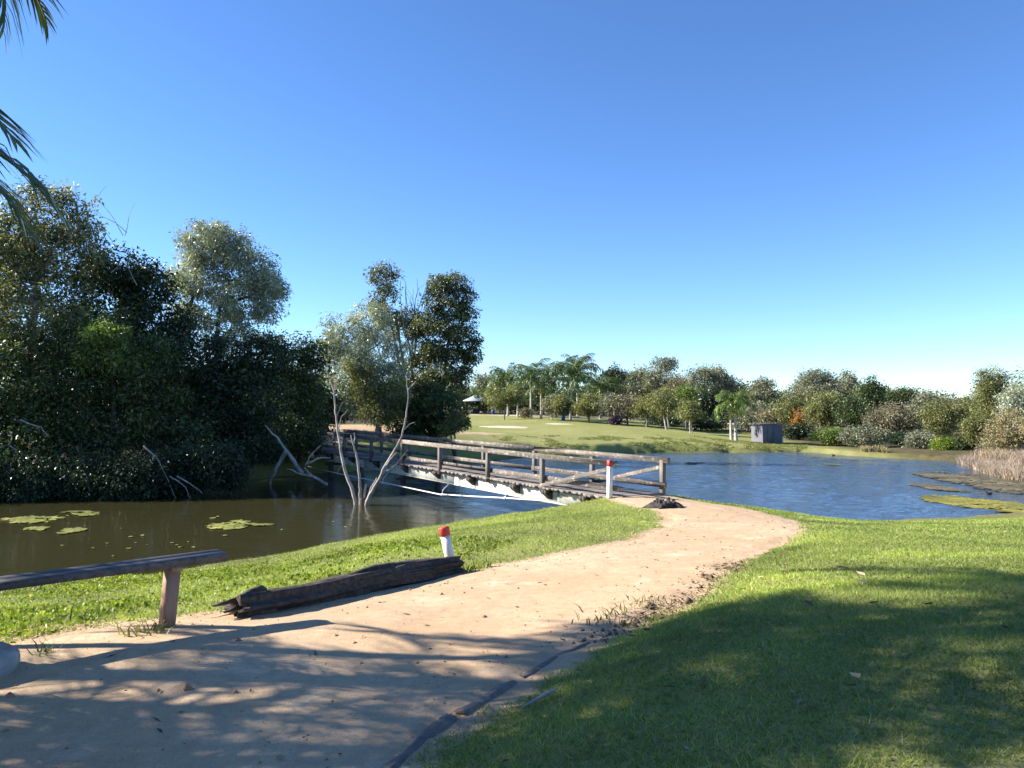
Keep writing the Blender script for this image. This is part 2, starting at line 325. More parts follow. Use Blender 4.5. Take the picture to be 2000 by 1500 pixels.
MOUNDS = [(2.9, 77, 2.6, .28), (-1.2, 74, 3.0, .25), (7, 70, 5, .2), (14, 60, 4, .12)]
def height(x, y, micro=True):
    x = np.asarray(x, float); y = np.asarray(y, float); shp = x.shape; x, y = x.ravel(), y.ravel()
    z = np.full(x.shape, _w[_n]) + _w[_n + 1] * x + _w[_n + 2] * y
    for i in range(_n): z += _w[i] * _k((x - CTRL[i, 0]) ** 2 + (y - CTRL[i, 1]) ** 2)
    far = sstep(110, 170, np.hypot(x, y)); z = np.clip(z, .05, 2.7) * (1 - far) + 2.0 * far
    for (mx, my, r, h) in MOUNDS: z += h * np.exp(-((x - mx) ** 2 + ((y - my) * .8) ** 2) / r ** 2)
    near = (np.abs(x) < 60) & (y > -10) & (y < 70)
    s = np.full(x.shape, -50.0); s[near] = sdist(x[near], y[near], SHORE)
    s = s + np.where(near, vnoise(x, y, .9, 3) * .18 + vnoise(x, y, 3.1, 4) * .06, 0)
    p = np.full(x.shape, -50.0); nn = near & (y < 22); p[nn] = sdist(x[nn], y[nn], PATH)
    # raised lawn shoulder to the right of the path
    right = sstep(0, .9, -p) * sstep(-1.2, .6, x - (.2 + .28 * (y - 4.5))) * sstep(13, 9.5, y) * (y > -12); z = z + .10 * right * (p > -40)
    if micro:
        z += (vnoise(x, y, .7, 1) * .03 + vnoise(x, y, 2.2, 2) * .012) * np.where(p > .1, .45, 1)
        z += np.where(p > 0, vnoise(x, y, 6, 5) * .004 + vnoise(x, y, 13, 6) * .003, vnoise(x, y, 5, 7) * .008)
    land = np.maximum(z, .05); L = -s
    land = np.where(L < 1.2, np.minimum(land, .09 + .55 * np.maximum(L, 0) + .25 * np.maximum(L, 0) ** 2 + vnoise(x, y, 2.5, 9) * .03), land)
    bed = -np.minimum(1.4, .12 + .4 * np.maximum(s, 0))
    out = np.where(s > 0, bed, np.where(L < .12, -.12 + (land + .12) * (L / .12), land))
    return out.reshape(shp)
def gz(x, y): return float(height(np.array([x]), np.array([y]))[0])
def span(*segs):
    out = []
    for a, b, st in segs: out.append(np.arange(a, b, st))
    return np.unique(np.round(np.concatenate(out), 4))
def grid_mesh(name, xs, ys, zf, mat, keep=None):
    X, Y = np.meshgrid(xs, ys); Z = zf(X, Y); nx = len(xs)
    i, j = np.meshgrid(np.arange(len(ys) - 1), np.arange(nx - 1), indexing='ij')
    q = np.stack([i * nx + j, i * nx + j + 1, (i + 1) * nx + j + 1, (i + 1) * nx + j], -1).reshape(-1, 4)
    v = np.stack([X, Y, Z], -1).reshape(-1, 3)
    if keep is not None:
        cx, cy = v[q].mean(1)[:, 0], v[q].mean(1)[:, 1]; q = q[keep(cx, cy)]
        used = np.unique(q); re = np.full(len(v), -1); re[used] = np.arange(len(used)); q = re[q]; v = v[used]
    return mesh(name, v, q, None, mat, True), v
xs = span((-1500, -200, 130), (-200, -40, 16), (-40, -12, .7), (-12, 15, .14), (15, 40, .5), (40, 200, 16), (200, 1501, 130))
ys = span((-1500, -60, 144), (-60, -6, 4), (-6, 2.5, .6), (2.5, 22, .12), (22, 60, .4), (60, 112, 1.0), (112, 300, 20), (300, 2000, 170))
gme, gv = grid_mesh('ground', xs, ys, height, M['ground'])
pd = np.full(len(gv), -50.0); nb = (np.abs(gv[:, 0]) < 12) & (gv[:, 1] > -8) & (gv[:, 1] < 22); pd[nb] = sdist(gv[nb, 0], gv[nb, 1], PATH)
dirt = np.clip(1 + pd / .38, 0, 1)
DIRT2 = smooth_poly([(-12, 35.5), (-9.2, 36.3), (-6.6, 41.5), (-4.2, 46), (0, 53), (-1, 56), (-6, 49), (-12, 46), (-16, 44)], 1)
fb = (np.abs(gv[:, 0]) < 40) & (gv[:, 1] > 25) & (gv[:, 1] < 110); d2 = np.full(len(gv), -50.0); d2[fb] = sdist(gv[fb, 0], gv[fb, 1], DIRT2)
dirt = np.maximum(dirt, np.clip(.5 + d2 / 1.2, 0, 1))
dirt = np.maximum(dirt, np.exp(-((gv[:, 0] + 3.4) ** 2 + (gv[:, 1] - 5.9) ** 2) / .5) * .8)
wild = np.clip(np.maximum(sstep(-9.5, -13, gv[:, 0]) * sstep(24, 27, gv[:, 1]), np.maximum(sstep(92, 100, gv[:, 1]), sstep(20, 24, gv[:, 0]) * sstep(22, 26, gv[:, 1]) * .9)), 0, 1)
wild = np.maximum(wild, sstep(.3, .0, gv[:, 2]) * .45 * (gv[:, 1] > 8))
for nm, arr in (('dirt', dirt), ('wild', wild)):
    a = gme.attributes.new(nm, 'FLOAT', 'POINT'); a.data.foreach_set('value', arr.astype(np.float32))
tag(link('ground', gme), kind='structure')
def path_z(x, y):
    p = sdist(x, y, PATH) + vnoise(x, y, 2.2, 11) * .1 + vnoise(x, y, 7, 12) * .05
    return height(x, y) + np.clip(.012 * p / .12, -.03, .012)
pme, _ = grid_mesh('path', np.arange(-5.2, 5.4, .07), np.arange(-6, 18.6, .07), path_z, M['path'], lambda x, y: sdist(x, y, PATH) + vnoise(x, y, 2.2, 11) * .1 > -.12)
tag(link('path', pme), kind='structure')
def calm_at(x, y):
    side = (x - 2.275) * .8395 + (y - 17.5) * .543
    return np.maximum(sstep(1.5, -3.0, side), sstep(15, 19.5, x) * .6 * sstep(38, 34, y))
_wr = np.random.default_rng(5); WAVES = [(lam, _wr.normal(1.25, .45), _wr.uniform(0, 6.28)) for lam in np.geomspace(.36, 1.35, 26)]
def wave_z(x, y):
    z = x * 0.0; g = 1 + .5 * vnoise(x, y, .16, 81) + .35 * vnoise(x, y, .5, 82)
    for lam, az, ph in WAVES: z = z + .0026 * lam ** .8 * np.sin((x * math.cos(az) + y * math.sin(az)) * 2 * math.pi / lam + ph)
    return z * g * (1 - .8 * calm_at(x, y)) - .004
wme, wv = grid_mesh('lake', span((-45, -14, .5), (-14, 25.5, .13)), span((6, 16, .25), (16, 53, .115)), wave_z, M['water'], lambda x, y: sdist(x, y, SHORE) > -1.0)
# sheltered inlet on the near side of the bridge, open lake beyond it
calm = calm_at(wv[:, 0], wv[:, 1])
a = wme.attributes.new('calm', 'FLOAT', 'POINT'); a.data.foreach_set('value', calm.astype(np.float32))
tag(link('lake', wme), kind='structure')
def sheet(name, poly, mat, off, step, kind='structure'):
    P = smooth_poly(poly, 2); mn, mx = P.min(0), P.max(0)
    me, _ = grid_mesh(name, np.arange(mn[0] - step, mx[0] + step, step), np.arange(mn[1] - step, mx[1] + step, step),
                      lambda x, y: height(x, y) + np.clip(sdist(x, y, P) * .12, -.08, off), mat, lambda x, y: sdist(x, y, P) > -step * 1.2)
    return tag(link(name, me), kind=kind)
sheet('sand_bunker', [(-3.4, 68), (-.5, 70), (1.9, 66.8), (.4, 65.2), (-1.8, 66.3)], M['sand'], .06, .25)
sheet('sand_bunker', [(2.7, 73.2), (4.6, 73.4), (6.3, 72.4), (4.4, 71.6)], M['sand'], .05, .25)
sheet('dirt_path', [(-5.5, 92), (6, 92.4), (18, 89), (30, 84), (30, 86), (18, 91.5), (6, 94.5), (-6, 94)], M['sand'], .05, .6)

# ------------------------------------------------------------------ bridge
N0 = np.array([2.275, 17.5, .96]); U = np.array([-.543, .8395]); LEN = 22.6; WID = 1.48
br = thing('timber_bridge', 'weathered timber footbridge with white girders crossing the inlet', 'bridge', N0)
br.rotation_euler = (0, -.0068, math.atan2(U[1], U[0]))
pm = MB(); pm.beam((0, .09, 0), (0, -WID - .09, 0), .142, .055, (0, 0, 1), .008); plank = [pm.mesh('plank', M['deck'])]
for k in range(3):
    pm = MB(); pm.beam((0, .07 + .05 * k, 0), (0, -WID - .06 - .03 * k, 0), .14 + .002 * k, .055, (0, 0, 1), .012, .004); plank.append(pm.mesh('plank', M['deck']))
for i in range(int(LEN / .152)):
    o = link('plank', plank[random.randrange(4)], br, (.02 + i * .152, 0, -.03 + random.uniform(-.006, .006))); o.rotation_euler = (random.uniform(-.004, .004), random.uniform(-.01, .01), random.uniform(-.006, .006))
def bpart(name, mat, *beams):
    m = MB()
    for b in beams: m.beam(*b[:4], **(b[4] if len(b) > 4 else {}))
    return m.build(name, M[mat], br)
for y in (-.12, -WID + .12):
    for (a, b) in ((.4, 7.6), (7.62, 15.0), (15.02, LEN)):
        bpart('girder', 'girder', ((a, y, -.27), (b, y, -.25), .09, .31, dict(bev=.01)))
        bpart('girder_flange', 'girder', ((a, y, -.415), (b, y, -.415), .14, .02, dict(bev=.004)))
PS = [0, 2.65, 5.35, 8.3, 11.1, 13.9, 16.7, 19.5, 22.4]
for si, y in ((1, .07), (-1, -WID - .07)):
    for s in PS:
        if si == 1 and s == 0: continue
        h = .70 if s else .78
        m = MB(); m.beam((s, y, -.14 if s else -.32), (s + random.uniform(-.015, .015), y, h), .105, .115, (1, 0, 0), .008, .002)
        p = m.build('post', M['timber_v'], br)
    e0 = -.22
    for (a, b) in zip([e0] + PS[2::2], PS[2::2] + [LEN + .1]):
        a2, b2 = a + .006, b - .006
        bpart('top_rail', 'timber', ((a2, y - .005 * si, .765 if si == 1 else .78), (b2, y - .005 * si, .765 + random.uniform(-.01, .01) if si == 1 else .78), .07, .13, dict(jit=.005)))
        yi = y - si * .095
        bpart('bottom_rail', 'timber', ((a2, yi, .2), (b2, yi, .2 + random.uniform(-.01, .01)), .06, .12, dict(jit=.005)))
    yb = y + si * .078
    bpart('brace', 'timber', ((.04, yb, .62), (2.62, yb, .02), .04, .09, dict(jit=.002)))
    bpart('brace', 'timber_dark', ((LEN - .2, yb, .62), (LEN - 2.9, yb, .02), .04, .09, dict(jit=.002)))
endp = MB(); endp.beam((-.02, .10, -.34), (-.035, .10, .70), .105, .105, (1, 0, 0), .012); ep = endp.build('end_post', M['post_paint'], br); ep['label'] = 'white painted end post with red top'
cp = MB(); cp.beam((-.035, .10, .70), (-.037, .10, .84), .115, .115, (1, 0, 0), .02); cp.build('post_cap', M['red_paint'], ep)
ef = MB(); ef.beam((0, -WID - .07, -.33), (0, -WID - .07, -.05), .12, .125, (1, 0, 0), .01); ef.build('post_base', M['post_paint'], br)
for s in (.95, 2.5, 4.0, 6.4, 8.6, 11, 13.5, 16, 18.5):
    m = MB()
    for dx in (-.055, .055):
        w = .045; y0, y1 = -.07, .14
        v = [(s + dx - w, y0, -.075), (s + dx + w, y0, -.075), (s + dx + w, y1, -.075), (s + dx - w, y1, -.075), (s + dx - w, y0, -.33), (s + dx + w, y0, -.33), (s + dx + w, y1, -.17), (s + dx - w, y1, -.17)]
        m.add(v, [(0, 1, 2, 3), (7, 6, 5, 4), (0, 4, 5, 1), (1, 5, 6, 2), (2, 6, 7, 3), (3, 7, 4, 0)])
    m.build('bracket', M['timber_dark'], br)
    bpart('cross_bearer', 'timber_dark', ((s, .0, -.14), (s, -WID, -.14), .1, .1))
bpart('abutment_beam', 'timber_dark', ((.24, .16, -.27), (.24, -WID - .16, -.27), .22, .3, dict(jit=.006)))
for (s, y) in ((.42, .05), (.42, -WID - .05), (11.3, -.05), (11.3, -WID + .05), (18.6, -.05), (18.6, -WID + .05)):
    m = MB(); m.tube([(s, y, -2.2), (s + .02, y, -1), (s, y, -.46)], [.12, .115, .11], 9); m.build('pile', M['timber_dark'], br)
for s in (11.3, 18.6): bpart('pier_cap', 'timber_dark', ((s, .2, -.52), (s, -WID - .2, -.52), .16, .12))
m = MB(); m.tube([(1.2, .0, -.40), (2.6, .06, -.36), (4.3, .14, -.47), (6, .2, -.6), (7.75, .24, -.72), (7.85, .24, -.74), (11.6, .24, -.76), (17, .24, -.8), (22, .24, -.78)], [.022] * 9, 8); pp = m.build('water_pipe', M['pipe'], br, True)
for s, z in ((7.8, -.73), (4.3, -.47), (12.4, -.77), (17, -.8)):
    m = MB(); m.tube([(s, .24 if s > 5 else .14, z - .05), (s, .22 if s > 5 else .14, z + .14), (s, .02, -.42)], [.014] * 3, 6); m.tube([(s - .05, .235 if s > 5 else .14, z), (s + .05, .235 if s > 5 else .14, z)], [.038] * 2, 8); m.build('pipe_hanger', M['pipe'], pp)

# ------------------------------------------------------------------ near objects
def ringlog(p0, p1, r0, r1, k=14, n=26, rough=.16, seed=0, squash=1.0, bend=.03):
    p0, p1 = np.asarray(p0, float), np.asarray(p1, float); d = p1 - p0; L = np.linalg.norm(d); d /= L
    sd = np.cross(d, (0, 0, 1)); sd /= np.linalg.norm(sd); u = np.cross(sd, d); vs = []
    th = np.arange(k) * 2 * math.pi / k
    for i in range(n):
        t = i / (n - 1); c = p0 + d * L * t + sd * bend * math.sin(t * 3.1 + seed) + u * bend * .4 * math.sin(t * 7 + seed); r = r0 + (r1 - r0) * t
        rr = r * (1 + rough * vnoise(th * 1.9, np.full(k, t * 3.2), 1.6, seed + 1) + rough * .8 * vnoise(th * 5.5, np.full(k, t * 1.2), 1.3, seed + 2) + .05 * vnoise(th * 3, np.full(k, t * 20), 1.5, seed + 3))
        if i in (0, n - 1): rr = rr * .93
        off = d * (L * .03 * vnoise(th * 3, th * 0 + i, 1.2, seed + 5))[:, None] * (1 if i in (0, n - 1) else 0)
        vs.append(c + sd * (np.cos(th) * rr)[:, None] + u * (np.sin(th) * rr * squash)[:, None] + off)
    v = np.vstack(vs + [p0 + d * .05, p1 - d * .04]); q = [(i * k + j, i * k + (j + 1) % k, (i + 1) * k + (j + 1) % k, (i + 1) * k + j) for i in range(n - 1) for j in range(k)]
    t = [(n * k, (j + 1) % k, j) for j in range(k)] + [(n * k + 1, (n - 1) * k + j, (n - 1) * k + (j + 1) % k) for j in range(k)]
    return v, q, t
# bench
E = np.array([-2.146, 5.83]); bd = np.array([-.734, -.679]); bp_ = np.array([-.679, .734])
bench = thing('bench', 'backless bench of one dark weathered plank on brown square legs', 'bench', (-2.49, 5.65, 1.38))
def bl(p, z): return np.array([p[0] + 2.49, p[1] - 5.65, z - 1.38])
for k, (o0, o1) in enumerate(((.0, .108), (.114, .222))):
    m = MB(); c = E + bp_ * (o0 + o1) / 2; m.beam(bl(c - bd * 0.01 * k, 1.872), bl(c + bd * 2.05, 1.872), o1 - o0, .055, (0, 0, 1), .006, .0015)
    v = m.mesh('seat_plank', M['bench_seat']); o = link('seat_plank', v, bench)
for s in (.36, 1.7):
    c = E + bd * s + bp_ * .11; f = c + bd * .05; z0 = gz(*f)
    m = MB(); m.beam(bl(f, z0 - .12), bl(c, 1.845), .095, .095, (bd[0], bd[1], 0), .008); lg = m.build('leg', M['bench_leg'], bench)
    m = MB(); m.beam(bl(c - bp_ * .1, 1.825), bl(c + bp_ * .1, 1.825), .05, .04, (0, 0, 1), .005); m.build('bearer', M['bench_leg'], lg)
# old edging log beside the bench
a, b = np.array([-2.15, 6.0, 1.40]), np.array([-.58, 8.22, 1.345])
for k, q0 in enumerate((a, b)): q0[2] = gz(q0[0], q0[1]) + .07
lg = thing('edging_log', 'long blackened split log lying along the path beside the bench', 'log', (a[0], a[1], a[2] - .1))
m = MB(); v, q, t = ringlog(a - a + (0, 0, .1), b - a + (0, 0, .1), .125, .11, 44, 90, .34, 3, .82, .035); m.add(v, q, t); m.build('log_body', M['log'], lg)
for k in range(5):
    dd = (b - a) / np.linalg.norm(b - a); o = np.array([-dd[1], dd[0], 0]) * (-.13 + .055 * k); z = (.02, .06, .14, .2, .05)[k]; L = (.35, .12, .1, .17, .3)[k]
    m = MB(); v, q, t = ringlog(dd * .3 + o + (0, 0, z), -dd * L + o + (0, 0, z * .8 - .02), .045, .012, 7, 9, .3, 10 + k, .7, .02); m.add(v, q, t); m.build('splinter', M['log'], lg)
# distance marker
mk = thing('marker_post', 'short leaning white post with red painted top behind the log', 'post', (-.66, 8.52, gz(-.66, 8.52))); mk.rotation_euler = (R(-3), R(-12), 0)
m = MB(); m.tube([(0, 0, -.15), (0, 0, .02), (0, 0, .2), (0, 0, .375)], [.056, .055, .054, .054], 20); m.build('shaft', M['post_paint'], mk, True)
m = MB(); m.tube([(0, 0, .372), (0, 0, .378), (0, 0, .455), (0, 0, .468), (0, 0, .472)], [.054, .060, .060, .056, .045], 20); m.build('cap', M['red_paint'], mk)
# charred stump by the bridge
def lump(name, r, sq, mat, seed, parent=None, k=18, n=10, rough=.35, flat=None):
    th = np.arange(k) * 2 * math.pi / k; vs = []
    for i in range(n):
        ph = i / (n - 1) * math.pi * .95 + .02; rr = r * math.sin(ph) * (1 + rough * vnoise(np.cos(th) * 2 + 5, np.sin(th) * 2 + i * .35, 1.2, seed)); z = r * sq * math.cos(ph)
        if flat: z = min(z, flat) + (.02 * math.sin(i * 9) if z > flat else 0)
        vs.append(np.stack([np.cos(th) * rr, np.sin(th) * rr, z + .02 * r * vnoise(th * 4, th * 0 + i, 2, seed + 1)], -1))
    m = MB(); m.add(np.vstack(vs), [(i * k + j, i * k + (j + 1) % k, (i + 1) * k + (j + 1) % k, (i + 1) * k + j)[::-1] for i in range(n - 1) for j in range(k)]); return m.mesh(name, mat, True)
st = thing('tree_stump', 'low charred black stump on the grass edge near the bridge', 'stump', (3.08, 15.5, gz(3.08, 15.5)))
o = link('stump_body', lump('stump_body', .29, .55, M['char'], 4, None, 24, 12, .5, .12), st); o.scale = (1.05, .8, 1)
for k in range(11):
    th = k * .57; rr = .17 + .06 * (k % 3) * .5; h = .10 + .05 * ((k * 7) % 5) / 4; m = MB(); p = np.array([math.cos(th) * rr, math.sin(th) * rr * .78, .02]); v, q, t = ringlog(p, p + (random.uniform(-.02, .02), random.uniform(-.02, .02), h + .02), .055, .028, 7, 5, .35, 40 + k, 1, .01); m.add(v, q, t); m.build('shard', M['char'], st)
for k in range(5):
    th = k * 1.3 + .4; m = MB(); m.tube([(math.cos(th) * .2, math.sin(th) * .16, .06), (math.cos(th) * .33, math.sin(th) * .27, .03), (math.cos(th) * .46, math.sin(th) * .36, -.01)], [.06, .04, .012], 7); m.build('root', M['char'], st)
rk = link('boulder', lump('boulder', .21, .72, M['rock'], 8, None, 20, 12, .25), None, (-3.18, 4.62, gz(-3.18, 4.62) + .04)); tag(rk, 'grey rounded boulder on the dirt at the left edge below the bench', 'boulder')
# half-buried log edging on the lawn side of the path
seg = [((-.62, 3.05), (-.30, 3.85), .055, 'splintered grey log end half buried at the bottom of the path edge'),
       ((-.27, 3.9), (.02, 4.36), .042, 'pale weathered half-buried log edging the shaded lawn'),
       ((.06, 4.42), (.5, 5.08), .034, 'low crumbling log edging almost buried in leaf litter')]
for k, (p, q_, r, lab) in enumerate(seg):
    A = np.array([*p, gz(*p) - r * .3]); B = np.array([*q_, gz(*q_) - r * .35]); m = MB(); v, q, t = ringlog((0, 0, 0), B - A, r, r * .9, 22, 40, .13, 20 + k, .85, .008); m.add(v, q, t)
    o = m.build('edging_log', M['old_log']); o.location = A; tag(o, lab, 'log', 'half-buried logs along the lawn')
m = MB(); bark = [onz(1020, 1372, 1.56), onz(1045, 1362, 1.56), onz(1070, 1352, 1.56), onz(1088, 1344, 1.56)]
for p in bark: p[2] = gz(p[0], p[1]) + .035
bark = np.array(bark); c0 = bark[0].copy(); m.tube(bark - c0, [.004, .009, .011, .005], 7); o = m.build('bark_strip', M['bark_white']); o.location = c0; tag(o, 'pale strip of bark lying on the lawn by the edging log', 'bark strip')

# ------------------------------------------------------------------ vegetation
def unit(n):
    v = rng.normal(size=(n, 3)); return v / np.linalg.norm(v, axis=1)[:, None]
def leaves(c, L, W, droop=0.3, vary=.42, dirs=None):
    n = len(c); a = unit(n)
    if dirs is not None: a = a * .75 + dirs / (np.linalg.norm(dirs, axis=1)[:, None] + 1e-6)
    a[:, 2] -= droop; a /= np.linalg.norm(a, axis=1)[:, None]
    r = unit(n); r[:, 2] *= .6; b = np.cross(a, r); b /= np.linalg.norm(b, axis=1)[:, None] + 1e-9
    l = (L * (1 + vary * rng.normal(size=n).clip(-1.5, 1.8)))[:, None]; w = (W * (1 + vary * rng.normal(size=n).clip(-1.5, 1.8)))[:, None]
    nn = np.cross(a, b)
    v = np.stack([c - a * l * .5, c + b * w * .5 - a * l * .06 + nn * w * .15, c + a * l * .5 - np.array([0, 0, .12]) * l, c - b * w * .5 - a * l * .06 + nn * w * .15], 1)
    return v.reshape(-1, 3), np.arange(n * 4).reshape(-1, 4)
def crown_points(lobes, n_leaf, rc, fill=.35, clump_leaf=70):
    """leaf positions gathered in clumps through ellipsoid lobes"""
    wts = np.array([(l[1][0] * l[1][1] * l[1][2]) ** (2 / 3) for l in lobes]); wts /= wts.sum(); nc = max(6, int(n_leaf / clump_leaf)); pts = []; cl = []
    for (c, r), w in zip(lobes, wts):
        k = max(3, int(round(nc * w))); u = unit(k); rad = fill + (1 - fill) * rng.random(k) ** .5
        cc = np.asarray(c) + u * rad[:, None] * np.asarray(r); cl.append(cc)
    cl = np.vstack(cl); sz = rc * rng.uniform(.55, 1.35, len(cl)); num = np.maximum(4, (n_leaf / len(cl) * (sz / rc) ** 2 * rng.uniform(.5, 1.3, len(cl))).astype(int))
    idx = np.repeat(np.arange(len(cl)), num); g = rng.normal(size=(len(idx), 3)).clip(-1.7, 1.7) * np.array([.5, .5, .38]); return cl[idx] + g * sz[idx][:, None], cl, g
def limb(p0, p1, r0, r1, mb, n=6, k=6, wob=.06, rise=.15):
    p0, p1 = np.asarray(p0, float), np.asarray(p1, float); L = np.linalg.norm(p1 - p0); t = np.linspace(0, 1, n)[:, None]
    off = np.array([0, 0, 1]) * L * rise * (t * (1 - t)) + np.cumsum(rng.normal(0, wob * L / n, (n, 3)), 0) * np.sin(t * math.pi * .9)
    P = p0 + (p1 - p0) * t + off; mb.tube(P, r0 + (r1 - r0) * t[:, 0], k, False); return P
def tree(name, label, base, lobes, n_leaf, L, W, leaf, bark='bark_grey', rc=.55, fill=.35, r0=None, group=None, twigs=40, cat='tree', droop=.3, lean=None, extra=None, forks=1, top=None, clump_leaf=70):
    base = np.asarray(base, float); T = thing(name, label, cat, base, 0, group)
    lobes = [(np.asarray(c, float) - base, np.asarray(r, float)) for c, r in lobes]
    pts, cl, gd = crown_points(lobes, n_leaf, rc, fill, clump_leaf); ok = pts[:, 2] > .05; pts = pts[ok]; gd = gd[ok]
    v, q = leaves(pts, L, W, droop, dirs=gd); link('crown', mesh('crown', v, q, None, M[leaf]), T)
    cz = np.mean([c for c, _ in lobes], axis=0); H = max(c[2] + r[2] for c, r in lobes); r0 = r0 or .018 * H + .03
    tm, bm = MB(), MB(); topp = np.asarray(top, float) - base if top is not None else np.array([cz[0], cz[1], cz[2] * .85 + H * .1]); nodes = []
    for f in range(forks):
        e = topp + (rng.normal(0, .10 * H, 3) * (1, 1, .4) if f else 0); P = limb((rng.normal(0, .12) * (f > 0), rng.normal(0, .12) * (f > 0), -.2), e, r0 * (1 - .25 * f / forks), r0 * .35, tm, 9, 8, .07, 0); nodes.append(P)
    tm.build('trunk', M[bark], T, True); trunk = np.vstack(nodes); nodes = [trunk[trunk[:, 2] > .15 * topp[2]]]
    for c, r in sorted(lobes, key=lambda l: l[0][2]):
        nd = np.vstack(nodes); low = nd[nd[:, 2] < c[2] - .1 * r[2]]; low = low if len(low) else nd
        s = low[np.argmin(np.linalg.norm(low - c, axis=1))]; nodes.append(limb(s, c + (0, 0, .3 * r[2]), r0 * .45, r0 * .12, bm, 7, 6, .12))
    nd = np.vstack(nodes)
    if twigs:
        for c in cl[rng.permutation(len(cl))[:twigs]]:
            s = nd[np.argmin(np.linalg.norm(nd - c, axis=1) + .6 * np.maximum(0, nd[:, 2] - c[2]))]; limb(s, c, r0 * .14, r0 * .04, bm, 5, 4, .14)
    bm.build('branches', M[bark], T, True)
    if extra: extra(T)
    return T
def lobes_px(D, items, thick=.9):
    """lobes measured in the photograph, set at their real distance and given depth"""
    out = []
    for it in items:
        px, py, rx, ry = it[:4]; d = D + (it[4] if len(it) > 4 else 0); c = at(px, py, d); k = d / F; out.append((c, (rx * k, min(rx, ry * 1.3) * k * thick, ry * k)))
    return out
def gbase(px, D):
    x = (px - 1000) / F * D; return (x, D, gz(x, D))

# --- left bank thicket
G = 'trees massed on the left bank'
def stand(name, label, D, bpx, items, n, L, W, leaf, bark='bark_dark', cat='tree', **kw):
    g = kw.pop('group', G); return tree(name, label, gbase(bpx, D), lobes_px(D, items), n, L, W, leaf, bark, group=g, cat=cat, **kw)
stand('vine_draped_tree', 'tallest tree at the left edge, draped in pale straggling vines', 30, 40, [(75, 420, 60, 60), (150, 405, 38, 30), (15, 480, 90, 90), (110, 500, 90, 70), (40, 620, 130, 110, -1), (160, 460, 45, 40), (-90, 560, 120, 170)], 42000, .15, .06, 'leaf_vine', 'bark_grey', rc=.5, twigs=90)
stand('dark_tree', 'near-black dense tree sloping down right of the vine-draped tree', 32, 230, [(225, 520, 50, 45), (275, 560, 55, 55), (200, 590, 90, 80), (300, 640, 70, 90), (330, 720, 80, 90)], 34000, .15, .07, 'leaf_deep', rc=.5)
stand('silver_leafed_tree', 'tall silver-leafed gum with rounded crown above the left thicket', 34, 395, [(400, 480, 62, 48), (445, 468, 40, 34), (480, 520, 60, 50), (525, 585, 36, 58), (465, 590, 55, 45), (380, 545, 55, 45), (520, 560, 40, 30), (450, 655, 70, 35), (370, 620, 40, 35)], 42000, .15, .05, 'leaf_silver', 'bark_dark', rc=.42, fill=.25, twigs=110, top=at(430, 590, 34), r0=.2)
stand('bushy_tree', 'bushy tree with brighter green patches in the middle of the left thicket', 28.6, 210, [(190, 680, 90, 70), (280, 730, 100, 80), (140, 760, 110, 90), (230, 820, 130, 90), (330, 830, 80, 80)], 36000, .14, .06, 'leaf_dark', rc=.5)
stand('green_shrub', 'lighter green leafy creeper climbing the front of the left thicket', 27.8, 215, [(215, 655, 45, 35), (250, 700, 45, 30), (175, 700, 35, 25)], 5000, .13, .055, 'leaf_green', cat='shrub', rc=.35)
stand('shrubby_tree', 'broad dark tree overhanging the water at the left edge', 27.6, 20, [(20, 740, 110, 100), (60, 850, 150, 100), (-60, 800, 120, 160), (150, 890, 90, 70)], 34000, .14, .065, 'leaf_dark', rc=.5)
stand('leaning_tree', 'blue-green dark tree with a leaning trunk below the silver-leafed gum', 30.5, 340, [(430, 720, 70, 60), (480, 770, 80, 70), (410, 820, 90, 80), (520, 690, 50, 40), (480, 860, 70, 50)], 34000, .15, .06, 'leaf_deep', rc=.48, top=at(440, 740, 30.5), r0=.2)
stand('small_tree', 'small shadowed tree with pale-tipped leaves at the right end of the thicket', 35, 585, [(560, 700, 50, 50), (600, 740, 45, 55), (570, 790, 65, 50), (610, 690, 30, 30), (540, 800, 60, 50)], 20000, .15, .06, 'leaf_dark', rc=.45)
for px, D, items, lab in ((60, 25.2, [(50, 940, 100, 45), (-60, 930, 90, 60)], 'dark shrub dipping into the water at the left edge below the thicket'),
                          (210, 25.6, [(190, 942, 80, 46), (270, 936, 60, 45)], 'dark shrub at the waterline left of the leaning bare branches'),
                          (380, 26.6, [(350, 925, 70, 50), (430, 912, 60, 45)], 'dark shrub over the water below the blue-green tree'),
                          (520, 33.5, [(500, 870, 50, 35), (560, 850, 50, 40), (600, 855, 30, 35)], 'low scrub beside the far left end of the bridge')):
    stand('waterside_shrub', lab, D, px, items, 19000, .105, .05, 'leaf_deep' if px < 500 else 'leaf_dark', cat='shrub', rc=.4, forks=3, group='shrubs along the left waterline')
# second line behind, closing the thicket
for px, D, items, lab in ((-60, 38, [(-40, 560, 160, 160), (60, 700, 120, 160)], 'tall dark tree behind the vine-draped tree at the left edge'),
                          (260, 39, [(200, 740, 140, 120), (330, 780, 120, 100)], 'dark tree filling the back of the left thicket'),
                          (480, 41, [(450, 780, 100, 90), (560, 790, 90, 80), (620, 790, 50, 60)], 'dark tree behind the leaning blue-green tree')):
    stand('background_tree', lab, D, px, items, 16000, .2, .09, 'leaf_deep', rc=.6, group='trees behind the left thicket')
# bare vine canes over the top of the thicket
m = MB(); c0 = at(120, 440, 29)
for k in range(16):
    p = at(random.uniform(30, 270), random.uniform(430, 560), 29); e = p + np.array([random.uniform(-1.2, 1.4), random.uniform(-.5, .5), random.uniform(.3, 1.7)]); limb(p - c0, e - c0, .014, .005, m, 7, 4, .15, .5)
o = m.build('climbing_vine', M['deadwood']); o.location = c0; tag(o, 'bare pale vine stems straggling over the top of the left thicket', 'vine')

